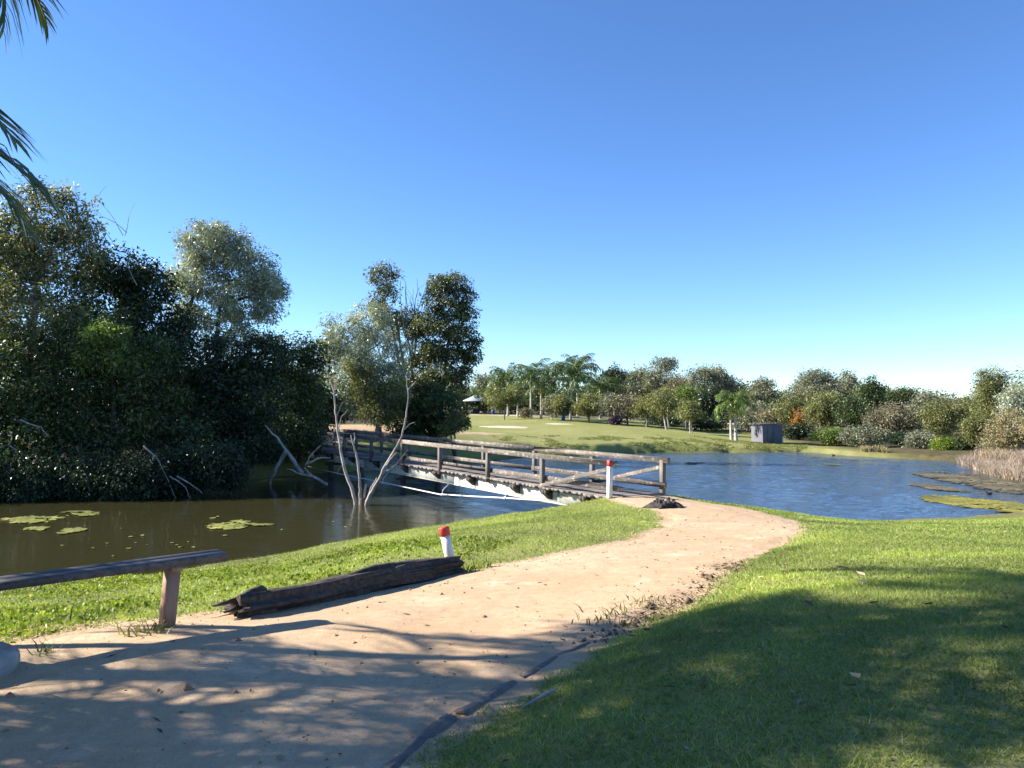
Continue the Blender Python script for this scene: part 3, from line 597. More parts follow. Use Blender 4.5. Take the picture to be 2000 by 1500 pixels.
# --- trees beyond the bridge
G2 = 'trees beyond the far end of the bridge'
stand('tall_gum_tree', 'tallest thin gum beyond the bridge with a small tuft at the top', 43.5, 800, [(748, 540, 34, 26), (760, 575, 26, 20), (735, 590, 25, 16), (780, 640, 50, 40), (755, 610, 24, 22), (735, 620, 22, 16), (830, 690, 36, 40), (800, 740, 50, 50)], 16000, .14, .06, 'leaf_gum', 'bark_grey', rc=.42, fill=.2, twigs=120, group=G2, r0=.16, forks=2)
stand('broad_gum_tree', 'dark olive gum with heavy clumped crown, rightmost beyond the bridge', 42.5, 850, [(862, 560, 30, 26), (890, 556, 24, 22), (910, 578, 20, 16), (848, 592, 24, 22), (882, 600, 30, 26), (912, 615, 18, 22), (832, 632, 26, 20), (866, 642, 32, 24), (898, 655, 28, 24), (812, 645, 18, 14), (850, 684, 34, 22), (886, 692, 34, 20), (918, 690, 22, 18), (928, 668, 12, 10), (912, 716, 20, 14), (866, 728, 36, 24), (838, 750, 34, 24), (892, 752, 28, 22)], 34000, .14, .062, 'leaf_gum', 'bark_dark', rc=.38, group=G2, fill=.3, twigs=110)
stand('silver_wattle', 'pale silver-green wattle left of the tall gums beyond the bridge', 40.5, 745, [(680, 655, 52, 42), (725, 625, 38, 38), (648, 685, 32, 28), (735, 690, 62, 48), (690, 730, 58, 50), (750, 760, 55, 50), (710, 790, 40, 34)], 34000, .14, .048, 'leaf_silver', 'bark_grey', rc=.42, group=G2, droop=.8)
stand('leafy_shrub', 'yellow-green leafy shrub in front of the silver wattle', 39.5, 735, [(720, 755, 36, 40), (745, 800, 40, 32), (700, 720, 24, 28), (775, 770, 28, 30)], 11000, .13, .05, 'leaf_olive', 'bark_grey', cat='shrub', rc=.38, group=G2)
stand('dark_shrub', 'dense dark shrub under the olive gum behind the bridge rail', 41, 845, [(845, 790, 62, 45), (800, 815, 50, 36), (875, 828, 34, 20), (820, 845, 60, 18)], 18000, .16, .07, 'leaf_dark', 'bark_dark', cat='shrub', rc=.42, group=G2, forks=3)
stand('sunlit_shrub', 'small shrub with sunlit leaves at the right foot of the dark shrub', 40, 890, [(888, 825, 24, 18), (868, 838, 22, 14)], 2600, .15, .07, 'leaf_olive', 'bark_dark', cat='shrub', rc=.3, group=G2, forks=2)
for px, D, lab, items in ((650, 52, 'dark hedge-like shrub behind the dirt clearing, left one', [(640, 795, 45, 28), (690, 800, 40, 22)]), (750, 54, 'dark hedge-like shrub behind the dirt clearing, right one', [(745, 800, 45, 22), (800, 795, 40, 26)])):
    stand('background_shrub', lab, D, px, items, 5000, .2, .09, 'leaf_deep', cat='shrub', rc=.5, group='shrubs behind the dirt clearing', forks=2)
# bare twiggy top between the gums
m = MB(); b0 = at(805, 720, 43); 
for k in range(11):
    e = at(random.uniform(775, 835), random.uniform(545, 640), 43); P = limb((0, 0, 0), e - b0, .045, .01, m, 8, 5, .1, .1)
    for j in (4, 5, 6): limb(P[j], P[j] + rng.normal(0, .25, 3) + (0, 0, .5), .012, .004, m, 4, 4, .1)
m.tube([(0.3, 0, gz(b0[0], b0[1]) - b0[2]), (0.1, 0, -1.5), (0, 0, 0)], [.14, .1, .07], 8); o = m.build('bare_tree', M['deadwood']); o.location = b0; tag(o, 'leafless twiggy tree between the two tall gums beyond the bridge', 'tree', G2)

# --- dead tree standing in the inlet
base = onz(708, 986); dt = thing('dead_tree', 'bleached leafless multi-stemmed tree standing in the inlet before the bridge', 'dead tree', base)
Dd = base[1]
def stem(pts, r0, r1, name='trunk', par=dt, mat='deadwood'):
    P = np.array([at(x, y, Dd + (z if False else 0)) - base + np.array([0, dz, 0]) for (x, y, dz) in [(p[0], p[1], p[2] if len(p) > 2 else 0) for p in pts] for z in (0,)])
    t = np.linspace(0, 1, len(P)); tt = np.linspace(0, 1, len(P) * 4); Q = np.stack([np.interp(tt, t, P[:, i]) for i in range(3)], 1); Q[1:-1] = (Q[:-2] + Q[1:-1] * 2 + Q[2:]) / 4; Q[1:-1] += rng.normal(0, .008, Q[1:-1].shape)
    m = MB(); m.tube(Q, (r0 + (r1 - r0) * tt) * .72, 9); return m.build(name, M[mat], par, True)
s1 = stem([(697, 1000), (690, 965, .1), (672, 925, .2), (662, 885, .3), (655, 850, .4), (648, 805, .5), (645, 765, .5), (632, 730, .6), (625, 712, .6)], .085, .016)
for pts in ([(650, 815, .5), (657, 795, .5), (663, 785, .5)], [(655, 850, .4), (662, 815, .3), (678, 800, .2)], [(645, 765, .5), (650, 745, .4), (648, 735, .4)]): stem(pts, .025, .008, 'branch', s1)
s2 = stem([(704, 1000), (704, 960, 0), (703, 925, -.1), (698, 890, -.1), (692, 865, -.2), (688, 850, -.2)], .08, .02)
stem([(692, 868, -.2), (695, 852, -.1), (693, 845, -.1)], .02, .01, 'branch', s2)
s3 = stem([(712, 1000), (722, 970, -.2), (745, 935, -.4), (755, 910, -.4), (775, 880, -.5), (790, 850, -.5), (798, 810, -.5), (802, 770, -.5), (797, 735, -.5)], .085, .014)
for pts in ([(792, 840, -.5), (803, 828, -.5), (815, 824, -.5)], [(801, 762, -.5), (810, 752, -.5), (817, 745, -.5)], [(755, 910, -.4), (772, 890, -.6), (783, 880, -.7)], [(750, 925, -.4), (778, 905, -.3), (798, 878, -.2)]): stem(pts, .03, .008, 'branch', s3)
for pts in ([(708, 1000), (712, 960), (716, 945, -.1)], [(716, 1000), (722, 955, .2), (733, 935, .3)]): stem(pts, .07, .035, 'broken_stem')
stem([(708, 1005), (708, 972)], .2, .12, 'root_collar', dt, 'bark_dark')
def loose(name, label, D, polys, r, mat='deadwood', cat='branch', group=None):
    c0 = at(*polys[0][0], D); m = MB()
    for P in polys:
        Q = np.array([at(x, y, D) - c0 for x, y in P]); t = np.linspace(0, 1, len(Q)); tt = np.linspace(0, 1, len(Q) * 3); Q = np.stack([np.interp(tt, t, Q[:, i]) for i in range(3)], 1) + rng.normal(0, .015, (len(tt), 3)); m.tube(Q, r * (1 - .75 * tt), 6)
    o = m.build(name, M[mat]); o.location = c0; return tag(o, label, cat, group)
G3 = 'dead branches fallen into the inlet'
loose('fallen_branch', 'thick bleached branch sloping into the water left of the bridge', 30, [[(590, 925), (570, 895), (545, 860), (518, 830)], [(560, 880), (545, 905), (530, 935), (526, 950)]], .10, group=G3)
loose('fallen_branch', 'forked grey dead branch reaching over the dark water near the dead tree', 28, [[(640, 945), (610, 930), (595, 915), (605, 890), (625, 870)], [(600, 905), (625, 895), (645, 893)], [(610, 930), (585, 925), (560, 915)]], .06, group=G3)
loose('fallen_branch', 'thin bare drooping branches at the waterline of the left thicket', 25.5, [[(280, 870), (310, 900), (330, 940), (345, 975)], [(330, 930), (355, 945), (375, 975)], [(300, 890), (290, 930), (292, 960)], [(345, 930), (380, 950), (395, 965)]], .03, group=G3)
loose('fallen_branch', 'thin bare twig arching out of the thicket at the far left', 25.8, [[(40, 820), (80, 835), (95, 855)], [(20, 870), (60, 900), (75, 925)]], .025, group=G3)
loose('water_twig', 'short dark twig standing out of the inlet left of the dead tree', 22.6, [[(643, 1006), (645, 995), (641, 985)]], .022, 'bark_dark', 'twig')
loose('water_twig', 'small forked twig poking out of the inlet beside the dead tree', 22.9, [[(657, 1000), (664, 992), (662, 988)], [(658, 997), (652, 993)]], .015, 'deadwood', 'twig')

# --- palms
def frond_mesh(name, L, n, ll, lw, arch, droop, mat, stemmat, seed=0, v_angle=.5, tipw=.35):
    """arching rachis with two rows of drooping leaflets; starts at the origin and heads along +x"""
    r = np.random.default_rng(seed); t = np.linspace(0, 1, n); ang = arch[0] + (arch[1] - arch[0]) * t ** 1.25
    P = np.stack([np.concatenate([[0], np.cumsum(np.cos(ang))[:-1]]), np.zeros(n), np.concatenate([[0], np.cumsum(np.sin(ang))[:-1]])], 1) * L / n
    tan = np.stack([np.cos(ang), np.zeros(n), np.sin(ang)], 1); up = np.stack([-np.sin(ang), np.zeros(n), np.cos(ang)], 1)
    m = MB(); m.tube(P, .02 * L / 2 * (1 - .85 * t) + .004, 5)
    s0 = max(2, int(n * .13)); V = []; Q = []
    for sgn in (-1, 1):
        for i in range(s0, n):
            f = ll * (math.sin(math.pi * (.12 + .82 * t[i])) ** .6) * r.uniform(.85, 1.12) * (1 if t[i] < .9 else .75)
            d = tan[i] * (.55 + .5 * t[i]) + np.array([0, sgn, 0]) * (1 - .25 * t[i]) + up[i] * v_angle * (r.uniform(.5, 1.2) if v_angle < .6 else r.uniform(-1.1, 1.3)); d /= np.linalg.norm(d)
            w = np.cross(d, up[i]); w /= np.linalg.norm(w) + 1e-9; w = w * .75 + up[i] * r.uniform(-.5, .5); p = P[i]; k0 = len(V)
            for s in range(4):
                u = s / 3; c = p + d * f * u + np.array([0, 0, -1]) * f * droop * u ** 2 * r.uniform(.8, 1.2); ww = lw * (.55, 1, .8, .06)[s] * .5; V += [c - w * ww, c + w * ww]
            Q += [(k0 + 2 * s, k0 + 2 * s + 1, k0 + 2 * s + 3, k0 + 2 * s + 2) for s in range(3)]
    nstem = m.n; m.add(V, Q); me = m.mesh(name, stemmat); me.materials.append(mat)
    npoly = len(me.polygons); nq0 = len(m.q[0]); mi = np.zeros(npoly, np.int32); mi[nq0:nq0 + len(Q)] = 1; me.polygons.foreach_set('material_index', mi); return me
far_fronds = [frond_mesh('frond', 2.9, 40, .62, .075, (1.25 - .2 * k, -.55 - .25 * k), .55, M['palm_leaf'], M['crownshaft'], k, .75) for k in range(3)]
bright_fronds = [frond_mesh('frond', 2.9, 40, .7, .085, (1.3 - .2 * k, -.75 - .25 * k), .55, M['palm_bright'], M['crownshaft'], 20 + k, .75) for k in range(3)]
dead_frond = frond_mesh('frond', 2.2, 22, .6, .07, (-.2, -1.7), .9, M['palm_yellow'], M['palm_yellow'], 12, .1)
def palm(label, px, D, top_py, kind=0, scale=1.0, nf=13, yellow=False, dead=0, group='palms on the far side of the lake', lean=0.0):
    b = np.array(gbase(px, D)); T = thing('royal_palm', label, 'palm tree', b, 0, group); H = at(px, top_py, D)[2] - b[2]
    k = 16; t = np.linspace(0, 1, k); P = np.stack([lean * t ** 1.5, .15 * np.sin(t * 2), H * t - .1 * (1 - t)], 1)
    m = MB(); rad = (.14 - .05 * t + .05 * np.exp(-t * 14)) * (.75 + .25 * scale) + np.where(np.arange(k) % 2, .006, 0); m.tube(P, rad, 10); m.build('trunk', M['palm_trunk'], T, True)
    top = P[-1]; m = MB(); m.tube([top + (0, 0, -.05), top + (0, 0, .2), top + (0, 0, .6 * scale), top + (0, 0, .95 * scale)], [.125, .16, .12, .05], 10); m.build('crownshaft', M['crownshaft'], T, True)
    for i in range(nf):
        a = i * 2.399 + random.uniform(-.25, .25); old = i / nf
        me = (bright_fronds if dead else far_fronds)[random.randrange(3)]
        f = link('frond', me, T, tuple(top + np.array([0, 0, (.9 - .35 * old) * scale]))); s = scale * random.uniform(.85, 1.1); f.scale = (s, s, s); f.rotation_euler = (random.uniform(-.15, .15), .95 * old - .3, a)
    for i in range(dead):
        f = link('frond', dead_frond, T, tuple(top + np.array([0, 0, .35 * scale]))); f.scale = (scale * .75,) * 3; f.rotation_euler = (0, .2, 3.3 + i * 1.3); f['label'] = 'yellowed hanging frond'
    if yellow:
        m = MB()
        for i in range(46):
            a = random.uniform(0, 6.28); e = np.array([math.cos(a) * .36, math.sin(a) * .36, random.uniform(-.35, .25)]) * scale; limb((0, 0, 0), e, .016, .012, m, 4, 4, .12, .3)
        o = m.build('flower_stalk', M['palm_yellow'], T); o.location = top + (0, 0, .05)
    return T
palm('lone royal palm with orange flower stalks beside the grey shed', 1437, 57, 806, scale=.68, nf=26, yellow=True, dead=1)
palm('slim pale palm trunk leaning close behind the lone palm', 1428, 58.5, 818, scale=.3, nf=7)
palm('leftmost tall palm in the group, partly behind the round olive tree', 992, 92, 758, scale=1.3, nf=16)
palm('tall palm with an upright spear leaf and white trunk, second from the left', 1037, 86, 758, scale=1.2, nf=17)
palm('pale-trunked palm with yellow flower stalks in front of the white-stemmed shrub', 1057, 84, 768, scale=.9, nf=13, yellow=True)
palm('dark-fronded palm at the back middle of the palm group', 1078, 94, 752, scale=1.25, nf=16)
palm('big palm with orange flower stalks and crown leaning over, right of centre in the group', 1114, 84, 756, scale=1.3, nf=19, yellow=True, lean=.2)
palm('tall dark palm just behind the big orange-flowered palm', 1128, 96, 744, scale=1.35, nf=17)
palm('shorter feathery palm at the right end of the palm group', 1172, 90, 780, scale=1.3, nf=15)
palm('slender palm trunk half hidden behind the round olive tree', 1011, 90, 778, scale=.8, nf=10)

# near palms, left of the frame: their fronds hang into the top-left corner and shade the path
near_fronds = [frond_mesh('frond', 2.3, 46, .55, .037, (1.0 - .12 * k, -.85 - .12 * k), .45, M['palm_near'], M['cane'], 30 + k, .35) for k in range(4)]
def cane_palm(label, x, y, z, nf, scale=1.0, aim=None, lean=(0, 0)):
    b = np.array([x - lean[0], y - lean[1], gz(x - lean[0], y - lean[1])]); T = thing('cane_palm', label, 'palm tree', b, 0, 'palms overhanging the path at the left'); H = z - b[2]
    t = np.linspace(0, 1, 18); m = MB(); m.tube(np.stack([lean[0] * t ** 1.4, lean[1] * t ** 1.4, H * t - .1 * (1 - t)], 1), .07 - .02 * t + np.where(np.arange(18) % 2, .004, 0), 9); m.build('trunk', M['cane'], T, True)
    top = np.array([lean[0], lean[1], H])
    for i in range(nf):
        f = link('frond', near_fronds[i % 4], T, tuple(top + np.array([0, 0, -.25 * i / nf]))); s = scale * random.uniform(.9, 1.1); f.scale = (s, s, s); f.rotation_euler = (random.uniform(-.2, .2), .75 * (i / nf) - .15, i * 2.399 + random.uniform(-.2, .2))
    for (az, tilt, s, k) in (aim or []):
        f = link('frond', near_fronds[k], T, tuple(top)); f.scale = (s, s, s); f.rotation_euler = (0, tilt, az)
cane_palm('palm with a frond arching in from the left edge above the thicket', -4.48, 3.95, 4.2, 7, .8, [(.05, -.05, .95, 1), (.25, .05, .9, 2), (-.15, .12, .9, 3), (.4, .2, .95, 0)], (.9, 0))
cane_palm('tall palm whose frond tips hang into the top left corner', -5.5, 5.65, 7.15, 11, 1.05, [(.05, .15, 1.0, 0), (.2, .5, 1.0, 3), (.3, .3, 1.05, 1), (-.15, .4, 1.05, 2), (.15, .2, 1.0, 2)], (.5, .1))
cane_palm('low young palm outside the left edge shading the dirt by the bench', -6.3, 4.0, 3.2, 13, .9)
cane_palm('palm outside the left edge shading the middle of the path', -7.3, 4.45, 6.1, 16, 1.05)
cane_palm('slim palm outside the left edge beside the low young palm', -6.8, 4.75, 4.5, 13, .95)
cane_palm('short palm outside the lower left edge shading the near dirt', -5.7, 2.9, 3.9, 13, 1.0)

# --- unseen trees beside and behind the viewer, added to block sky light over the foreground
for x, y, h, rr, lab in ((-10.5, -2.0, 8.5, 3.0, 'unseen leafy tree left of the viewer, added to shade the near ground'), (-3, -8, 9, 3.4, 'unseen leafy tree behind the viewer, added to block sky light'), (6, -9, 9, 3.6, 'unseen leafy tree on the lawn side behind the viewer, added to block sky light'), (-11, -7, 10, 4, 'large unseen leafy tree behind the palms, added to block sky light')):
    c = np.array([x, y, gz(x, y) + h * .62]); r_ = np.random.default_rng(int(h * 7 + x)); lob = [(c + r_.normal(0, .42, 3) * (rr, rr, h * .3), np.array([rr, rr, h * .32]) * r_.uniform(.4, .6)) for _ in range(9)]
    tree('shade_tree', lab, (x, y, gz(x, y)), lob, 9000, .24, .12, 'leaf_dark', 'bark_dark', rc=.7, group='trees around the viewer', twigs=30)

c = np.array([-9.2, 5.5, 8.6]); r_ = np.random.default_rng(77)
lob = [(c + r_.normal(0, .5, 3).clip(-.85, .85) * (2.2, 1.9, .9), np.array([1.3, 1.15, .8]) * r_.uniform(.6, 1.0)) for _ in range(14)]
tree('shade_tree', 'broad leafy tree left of the palms, outside the frame, shading the right lawn', (-9.4, 5.3, gz(-9.4, 5.3)), lob, 2700, .2, .1, 'leaf_dark', 'bark_dark', rc=.5, group='trees around the viewer', twigs=30, clump_leaf=60)

# --- far trees
def auto_lobes(c, rx, rz, n, spread=.62, size=.5, seed=0):
    r = np.random.default_rng(seed); out = [(np.asarray(c) + np.array([r.normal(0, .12) * rx, 0, rz * .62]), np.array([rx * .5, rx * .5, rz * .38]))]
    for i in range(n):
        u = r.normal(size=3); u /= np.linalg.norm(u); k = r.uniform(.5, 1.12); s = size * r.uniform(.42, 1.12); out.append((np.asarray(c) + u * np.array([rx, rx * .9, rz]) * spread * k, np.array([rx, rx, rz * .9]) * s))
    return out
def far_tree(name, label, px, top, base_py, hw, D, leaf, bark='bark_grey', n=6000, crown=.75, lob=8, airy=False, group='trees behind the lake', cat='tree', size=.5, leafs=1.0, forks=1):
    b = np.array(gbase(px, D)); T = at(px, top, D)[2]; H = T - b[2]; rx = hw * D / F; rz = H * crown / 2; c = np.array([b[0], b[1], T - rz])
    k = D / 75 * leafs * .8
    return tree(name, label, b, auto_lobes(c, rx, rz, lob, .62 if not airy else .7, size * 1.05 if not airy else .4, int(px * 7 + top)), n, .24 * k, .1 * k, leaf, bark, rc=.5 * k + .1 * rx, fill=.2 if airy else .35, group=group, twigs=40 if airy else 14, cat=cat, forks=forks, clump_leaf=40)
FT = [ # name, label, px, top, base, half-width, D, leaf, bark, n, crown, airy, cat
 ('gum_tree', 'grey-green gum behind the shelter roof, left of the palms', 945, 728, 810, 34, 112, 'leaf_grey', 'bark_grey', 5000, .85, 0, 'tree'),
 ('gum_tree', 'dark gum between the shelter and the leftmost palm', 975, 722, 812, 30, 116, 'leaf_dark', 'bark_grey', 4500, .85, 0, 'tree'),
 ('scrub', 'low grey scrub under the shelter roofline', 912, 770, 812, 32, 112, 'leaf_grey', 'bark_grey', 3000, .95, 0, 'shrub'),
 ('gum_tree', 'dark gum filling the gap behind the palm trunks', 1062, 752, 818, 48, 108, 'leaf_dark', 'bark_dark', 6000, .95, 0, 'tree'),
 ('gum_tree', 'dark scrubby tree behind the right palms', 1130, 762, 820, 45, 106, 'leaf_dark', 'bark_dark', 5000, .95, 0, 'tree'),
 ('gum_tree', 'black-and-white clumped gum right of the palm group', 1200, 714, 825, 30, 100, 'leaf_deep', 'bark_white', 4000, .6, 1, 'tree'),
 ('round_tree', 'round olive tree with forked trunk in front of the shelter', 985, 756, 818, 36, 80, 'leaf_olive', 'bark_grey', 5500, .68, 0, 'tree'),
 ('flowering_shrub', 'white-stemmed shrub with large pale leaves between the palm trunks', 1078, 768, 820, 16, 82, 'leaf_grey', 'bark_white', 1500, .9, 0, 'shrub'),
 ('low_shrub', 'low grey-brown shrub left of the white palm trunk', 1024, 800, 819, 10, 84, 'leaf_brown', 'bark_grey', 900, 1, 0, 'shrub'),
 ('bottlebrush_tree', 'olive weeping tree just right of the big palm trunk', 1098, 772, 824, 22, 80, 'leaf_olive', 'bark_grey', 3200, .85, 0, 'tree'),
 ('bottlebrush_tree', 'grey-olive weeping tree with dark trunks, second in the row', 1150, 772, 826, 28, 78, 'leaf_olive', 'bark_dark', 4000, .72, 0, 'tree'),
 ('bottlebrush_tree', 'grey weeping tree with pale forked trunk, third in the row', 1192, 770, 827, 28, 77, 'leaf_grey', 'bark_grey', 4000, .72, 0, 'tree'),
 ('bottlebrush_tree', 'dull brown-green weeping tree, fourth in the row', 1225, 772, 829, 26, 76, 'leaf_brown', 'bark_dark', 3800, .78, 0, 'tree'),
 ('bottlebrush_tree', 'olive-yellow weeping tree with very thin trunk, fifth in the row', 1262, 766, 832, 28, 74, 'leaf_olive', 'bark_grey', 4200, .82, 0, 'tree'),
 ('bottlebrush_tree', 'tall yellow-green weeping tree with forked pale trunk, sixth in the row', 1302, 760, 838, 34, 72, 'leaf_olive', 'bark_white', 5500, .76, 0, 'tree'),
 ('bottlebrush_tree', 'brighter green bushy tree behind the end of the weeping row', 1340, 752, 842, 26, 76, 'leaf_green', 'bark_grey', 4200, .7, 0, 'tree'),
 ('bottlebrush_tree', 'small weeping tree with bent pale trunk at the right end of the row', 1352, 784, 848, 28, 66, 'leaf_olive', 'bark_white', 3600, .62, 0, 'tree'),
 ('gum_tree', 'tall airy grey gum with the highest crown in the far row', 1292, 700, 832, 36, 96, 'leaf_grey', 'bark_grey', 5200, .62, 1, 'tree'),
 ('gum_tree', 'wispy grey gum just left of the tallest far gum', 1252, 718, 830, 30, 98, 'leaf_grey', 'bark_grey', 4200, .65, 1, 'tree'),
 ('gum_tree', 'brownish gum below the tallest far gum', 1320, 738, 834, 34, 94, 'leaf_brown', 'bark_grey', 4600, .7, 0, 'tree'),
 ('gum_tree', 'airy gum with bare dark trunk left of the lone palm', 1372, 713, 842, 28, 90, 'leaf_grey', 'bark_dark', 3600, .55, 1, 'tree'),
 ('gum_tree', 'wind-swept airy gum directly above the lone palm', 1412, 714, 846, 28, 92, 'leaf_grey', 'bark_dark', 3600, .55, 1, 'tree'),
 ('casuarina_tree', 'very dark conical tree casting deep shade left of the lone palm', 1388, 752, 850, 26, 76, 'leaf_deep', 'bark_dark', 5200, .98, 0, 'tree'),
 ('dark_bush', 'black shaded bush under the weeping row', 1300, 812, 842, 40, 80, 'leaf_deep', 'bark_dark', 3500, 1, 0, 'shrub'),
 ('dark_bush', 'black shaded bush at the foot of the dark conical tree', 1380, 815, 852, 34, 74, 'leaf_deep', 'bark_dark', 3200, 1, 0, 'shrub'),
 ('gum_tree', 'thin-leafed reddish-grey gum behind the shed and lone palm', 1488, 738, 850, 28, 84, 'leaf_grey', 'bark_grey', 3600, .62, 1, 'tree'),
 ('scrub_tree', 'grey-brown scrub tree behind the lone palm trunk', 1462, 782, 858, 34, 74, 'leaf_grey', 'bark_grey', 5000, .95, 0, 'tree'),
 ('scrub_tree', 'dull olive scrub directly behind the shed', 1505, 792, 860, 30, 70, 'leaf_brown', 'bark_grey', 4200, .97, 0, 'tree'),
 ('scrub_tree', 'yellow-green tree rising over the right end of the shed', 1552, 766, 866, 32, 68, 'leaf_olive', 'bark_grey', 5200, .92, 0, 'tree'),
 ('orange_shrub', 'bush with dead orange leaves right of the shed', 1562, 802, 832, 13, 65, 'leaf_orange', 'bark_grey', 900, 1, 0, 'shrub'),
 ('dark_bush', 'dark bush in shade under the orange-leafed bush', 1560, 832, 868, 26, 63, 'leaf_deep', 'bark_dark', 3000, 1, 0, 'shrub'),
 ('gum_tree', 'broad flat-topped thin grey gum on the skyline right of the shed', 1602, 722, 870, 46, 80, 'leaf_grey', 'bark_grey', 5000, .55, 1, 'tree'),
 ('spire_tree', 'narrow grey spire-shaped tree on the right skyline', 1656, 718, 870, 17, 78, 'leaf_grey', 'bark_grey', 3000, .8, 0, 'tree'),
 ('pine_tree', 'dark conical pine right of the grey spire tree', 1702, 733, 872, 27, 74, 'leaf_dark', 'bark_dark', 4500, .8, 0, 'tree'),
 ('scrub_tree', 'pale olive eucalypt with white branches above the green mound bush', 1612, 762, 872, 44, 62, 'leaf_olive', 'bark_white', 7500, .85, 0, 'tree'),
 ('scrub_tree', 'dark leafy tree in the middle of the right bank', 1662, 774, 876, 38, 60, 'leaf_dark', 'bark_dark', 6500, .95, 0, 'tree'),
 ('gum_tree', 'dark clumped gum on the skyline left of the dip', 1755, 758, 876, 32, 80, 'leaf_dark', 'bark_grey', 3600, .6, 1, 'tree'),
 ('scrub_tree', 'reddish-brown thin-leafed tree in the centre of the right bank', 1740, 786, 882, 48, 58, 'leaf_brown', 'bark_grey', 8000, .92, 0, 'tree'),
 ('scrub_tree', 'grey-green tree on the skyline right of centre of the right bank', 1815, 764, 884, 36, 66, 'leaf_grey', 'bark_grey', 5000, .9, 0, 'tree'),
 ('scrub_tree', 'large-leafed grey-green tree left of the tall olive tree', 1842, 780, 894, 42, 54, 'leaf_olive', 'bark_grey', 7500, .95, 0, 'tree'),
 ('mound_bush', 'bright green mounded bush on the bank right of the shed', 1622, 836, 880, 34, 55, 'leaf_green', 'bark_dark', 5000, 1, 0, 'shrub'),
 ('mound_bush', 'grey-green spreading bush with bare lower branches on the far bank', 1690, 832, 886, 36, 53, 'leaf_grey', 'bark_white', 5000, .95, 0, 'shrub'),
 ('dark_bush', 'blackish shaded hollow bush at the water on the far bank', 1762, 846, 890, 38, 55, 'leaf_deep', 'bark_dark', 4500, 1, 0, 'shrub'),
 ('mound_bush', 'grey bush at the water left of the yellow-green bush', 1800, 844, 894, 26, 50, 'leaf_grey', 'bark_dark', 3600, 1, 0, 'shrub'),
 ('lime_bush', 'bright yellow-green bush at the water on the right bank', 1840, 858, 898, 19, 47.5, 'leaf_lime', 'bark_grey', 2600, 1, 0, 'shrub'),
 ('dark_bush', 'dark bush right of the yellow-green bush', 1878, 850, 900, 24, 47, 'leaf_dark', 'bark_dark', 3200, 1, 0, 'shrub'),
 ('tall_bank_tree', 'tallest olive-green tree at the right edge of the photo', 1938, 712, 900, 46, 48, 'leaf_olive', 'bark_grey', 14000, .98, 0, 'tree'),
 ('tall_bank_tree', 'dark green tree top at the far right edge', 2010, 716, 900, 40, 52, 'leaf_green', 'bark_grey', 8000, .95, 0, 'tree'),
 ('wattle_tree', 'pale silver wattle at the right edge in front of the tallest olive tree', 1988, 746, 900, 38, 45, 'leaf_silver', 'bark_grey', 8000, .7, 0, 'tree'),
 ('scrub_tree', 'dry tan-green scrub at the right edge behind the reeds', 1965, 800, 905, 46, 43, 'leaf_tan', 'bark_white', 9000, .95, 0, 'tree'),
 ('scrub_tree', 'olive scrub between the dark bush and the tan scrub', 1905, 806, 902, 30, 46, 'leaf_olive', 'bark_grey', 6000, .95, 0, 'tree'),
 ('scrub_tree', 'tan scrub continuing past the right edge behind the reeds', 2060, 790, 905, 60, 40, 'leaf_tan', 'bark_grey', 7000, .95, 0, 'tree'),
 ('skyline_tree', 'dark tree crown on the skyline behind the right end of the shed', 1530, 764, 0, 40, 88, 'leaf_dark', 'bark_grey', 5200, .92, 0, 'tree'),
 ('skyline_tree', 'grey-green crown behind the flat-topped gum', 1580, 736, 0, 42, 84, 'leaf_grey', 'bark_grey', 5200, .92, 0, 'tree'),
 ('skyline_tree', 'pale crown filling the skyline left of the grey spire tree', 1640, 734, 0, 40, 86, 'leaf_grey', 'bark_grey', 5200, .92, 0, 'tree'),
 ('skyline_tree', 'dark crown between the spire tree and the conical pine', 1685, 745, 0, 36, 84, 'leaf_dark', 'bark_grey', 5200, .92, 0, 'tree'),
 ('skyline_tree', 'olive crown on the skyline right of the conical pine', 1735, 752, 0, 42, 82, 'leaf_olive', 'bark_grey', 5200, .92, 0, 'tree'),
 ('skyline_tree', 'dark crown on the skyline in the middle of the right bank', 1790, 757, 0, 46, 80, 'leaf_dark', 'bark_grey', 5200, .92, 0, 'tree'),
 ('skyline_tree', 'grey crown on the skyline in the dip left of the tallest olive tree', 1850, 768, 0, 46, 72, 'leaf_grey', 'bark_grey', 5200, .92, 0, 'tree'),
 ('skyline_tree', 'olive crown at the foot of the tallest olive tree', 1895, 772, 0, 36, 66, 'leaf_olive', 'bark_grey', 5200, .92, 0, 'tree'),
 ('skyline_tree', 'soft grey crown behind the weeping row, right of the palms', 1225, 744, 0, 46, 104, 'leaf_grey', 'bark_grey', 5200, .92, 0, 'tree'),
 ('skyline_tree', 'broad grey crown behind the tallest far gum', 1325, 728, 0, 46, 102, 'leaf_grey', 'bark_grey', 5200, .92, 0, 'tree'),
 ('skyline_tree', 'dark crown on the skyline directly behind the lone palm', 1440, 742, 0, 44, 98, 'leaf_dark', 'bark_grey', 5200, .92, 0, 'tree'),
 ('skyline_tree', 'dark crown behind the shorter feathery palm', 1180, 742, 0, 40, 106, 'leaf_dark', 'bark_grey', 5200, .92, 0, 'tree'),
 ('skyline_tree', 'grey crown behind the left palms', 1022, 742, 0, 40, 110, 'leaf_grey', 'bark_grey', 5200, .92, 0, 'tree'),
 ('purple_shrub', 'small dark purple shrub in the shade of the weeping row', 1204, 812, 828, 10, 75, 'leaf_purple', 'bark_dark', 900, 1, 0, 'shrub')]
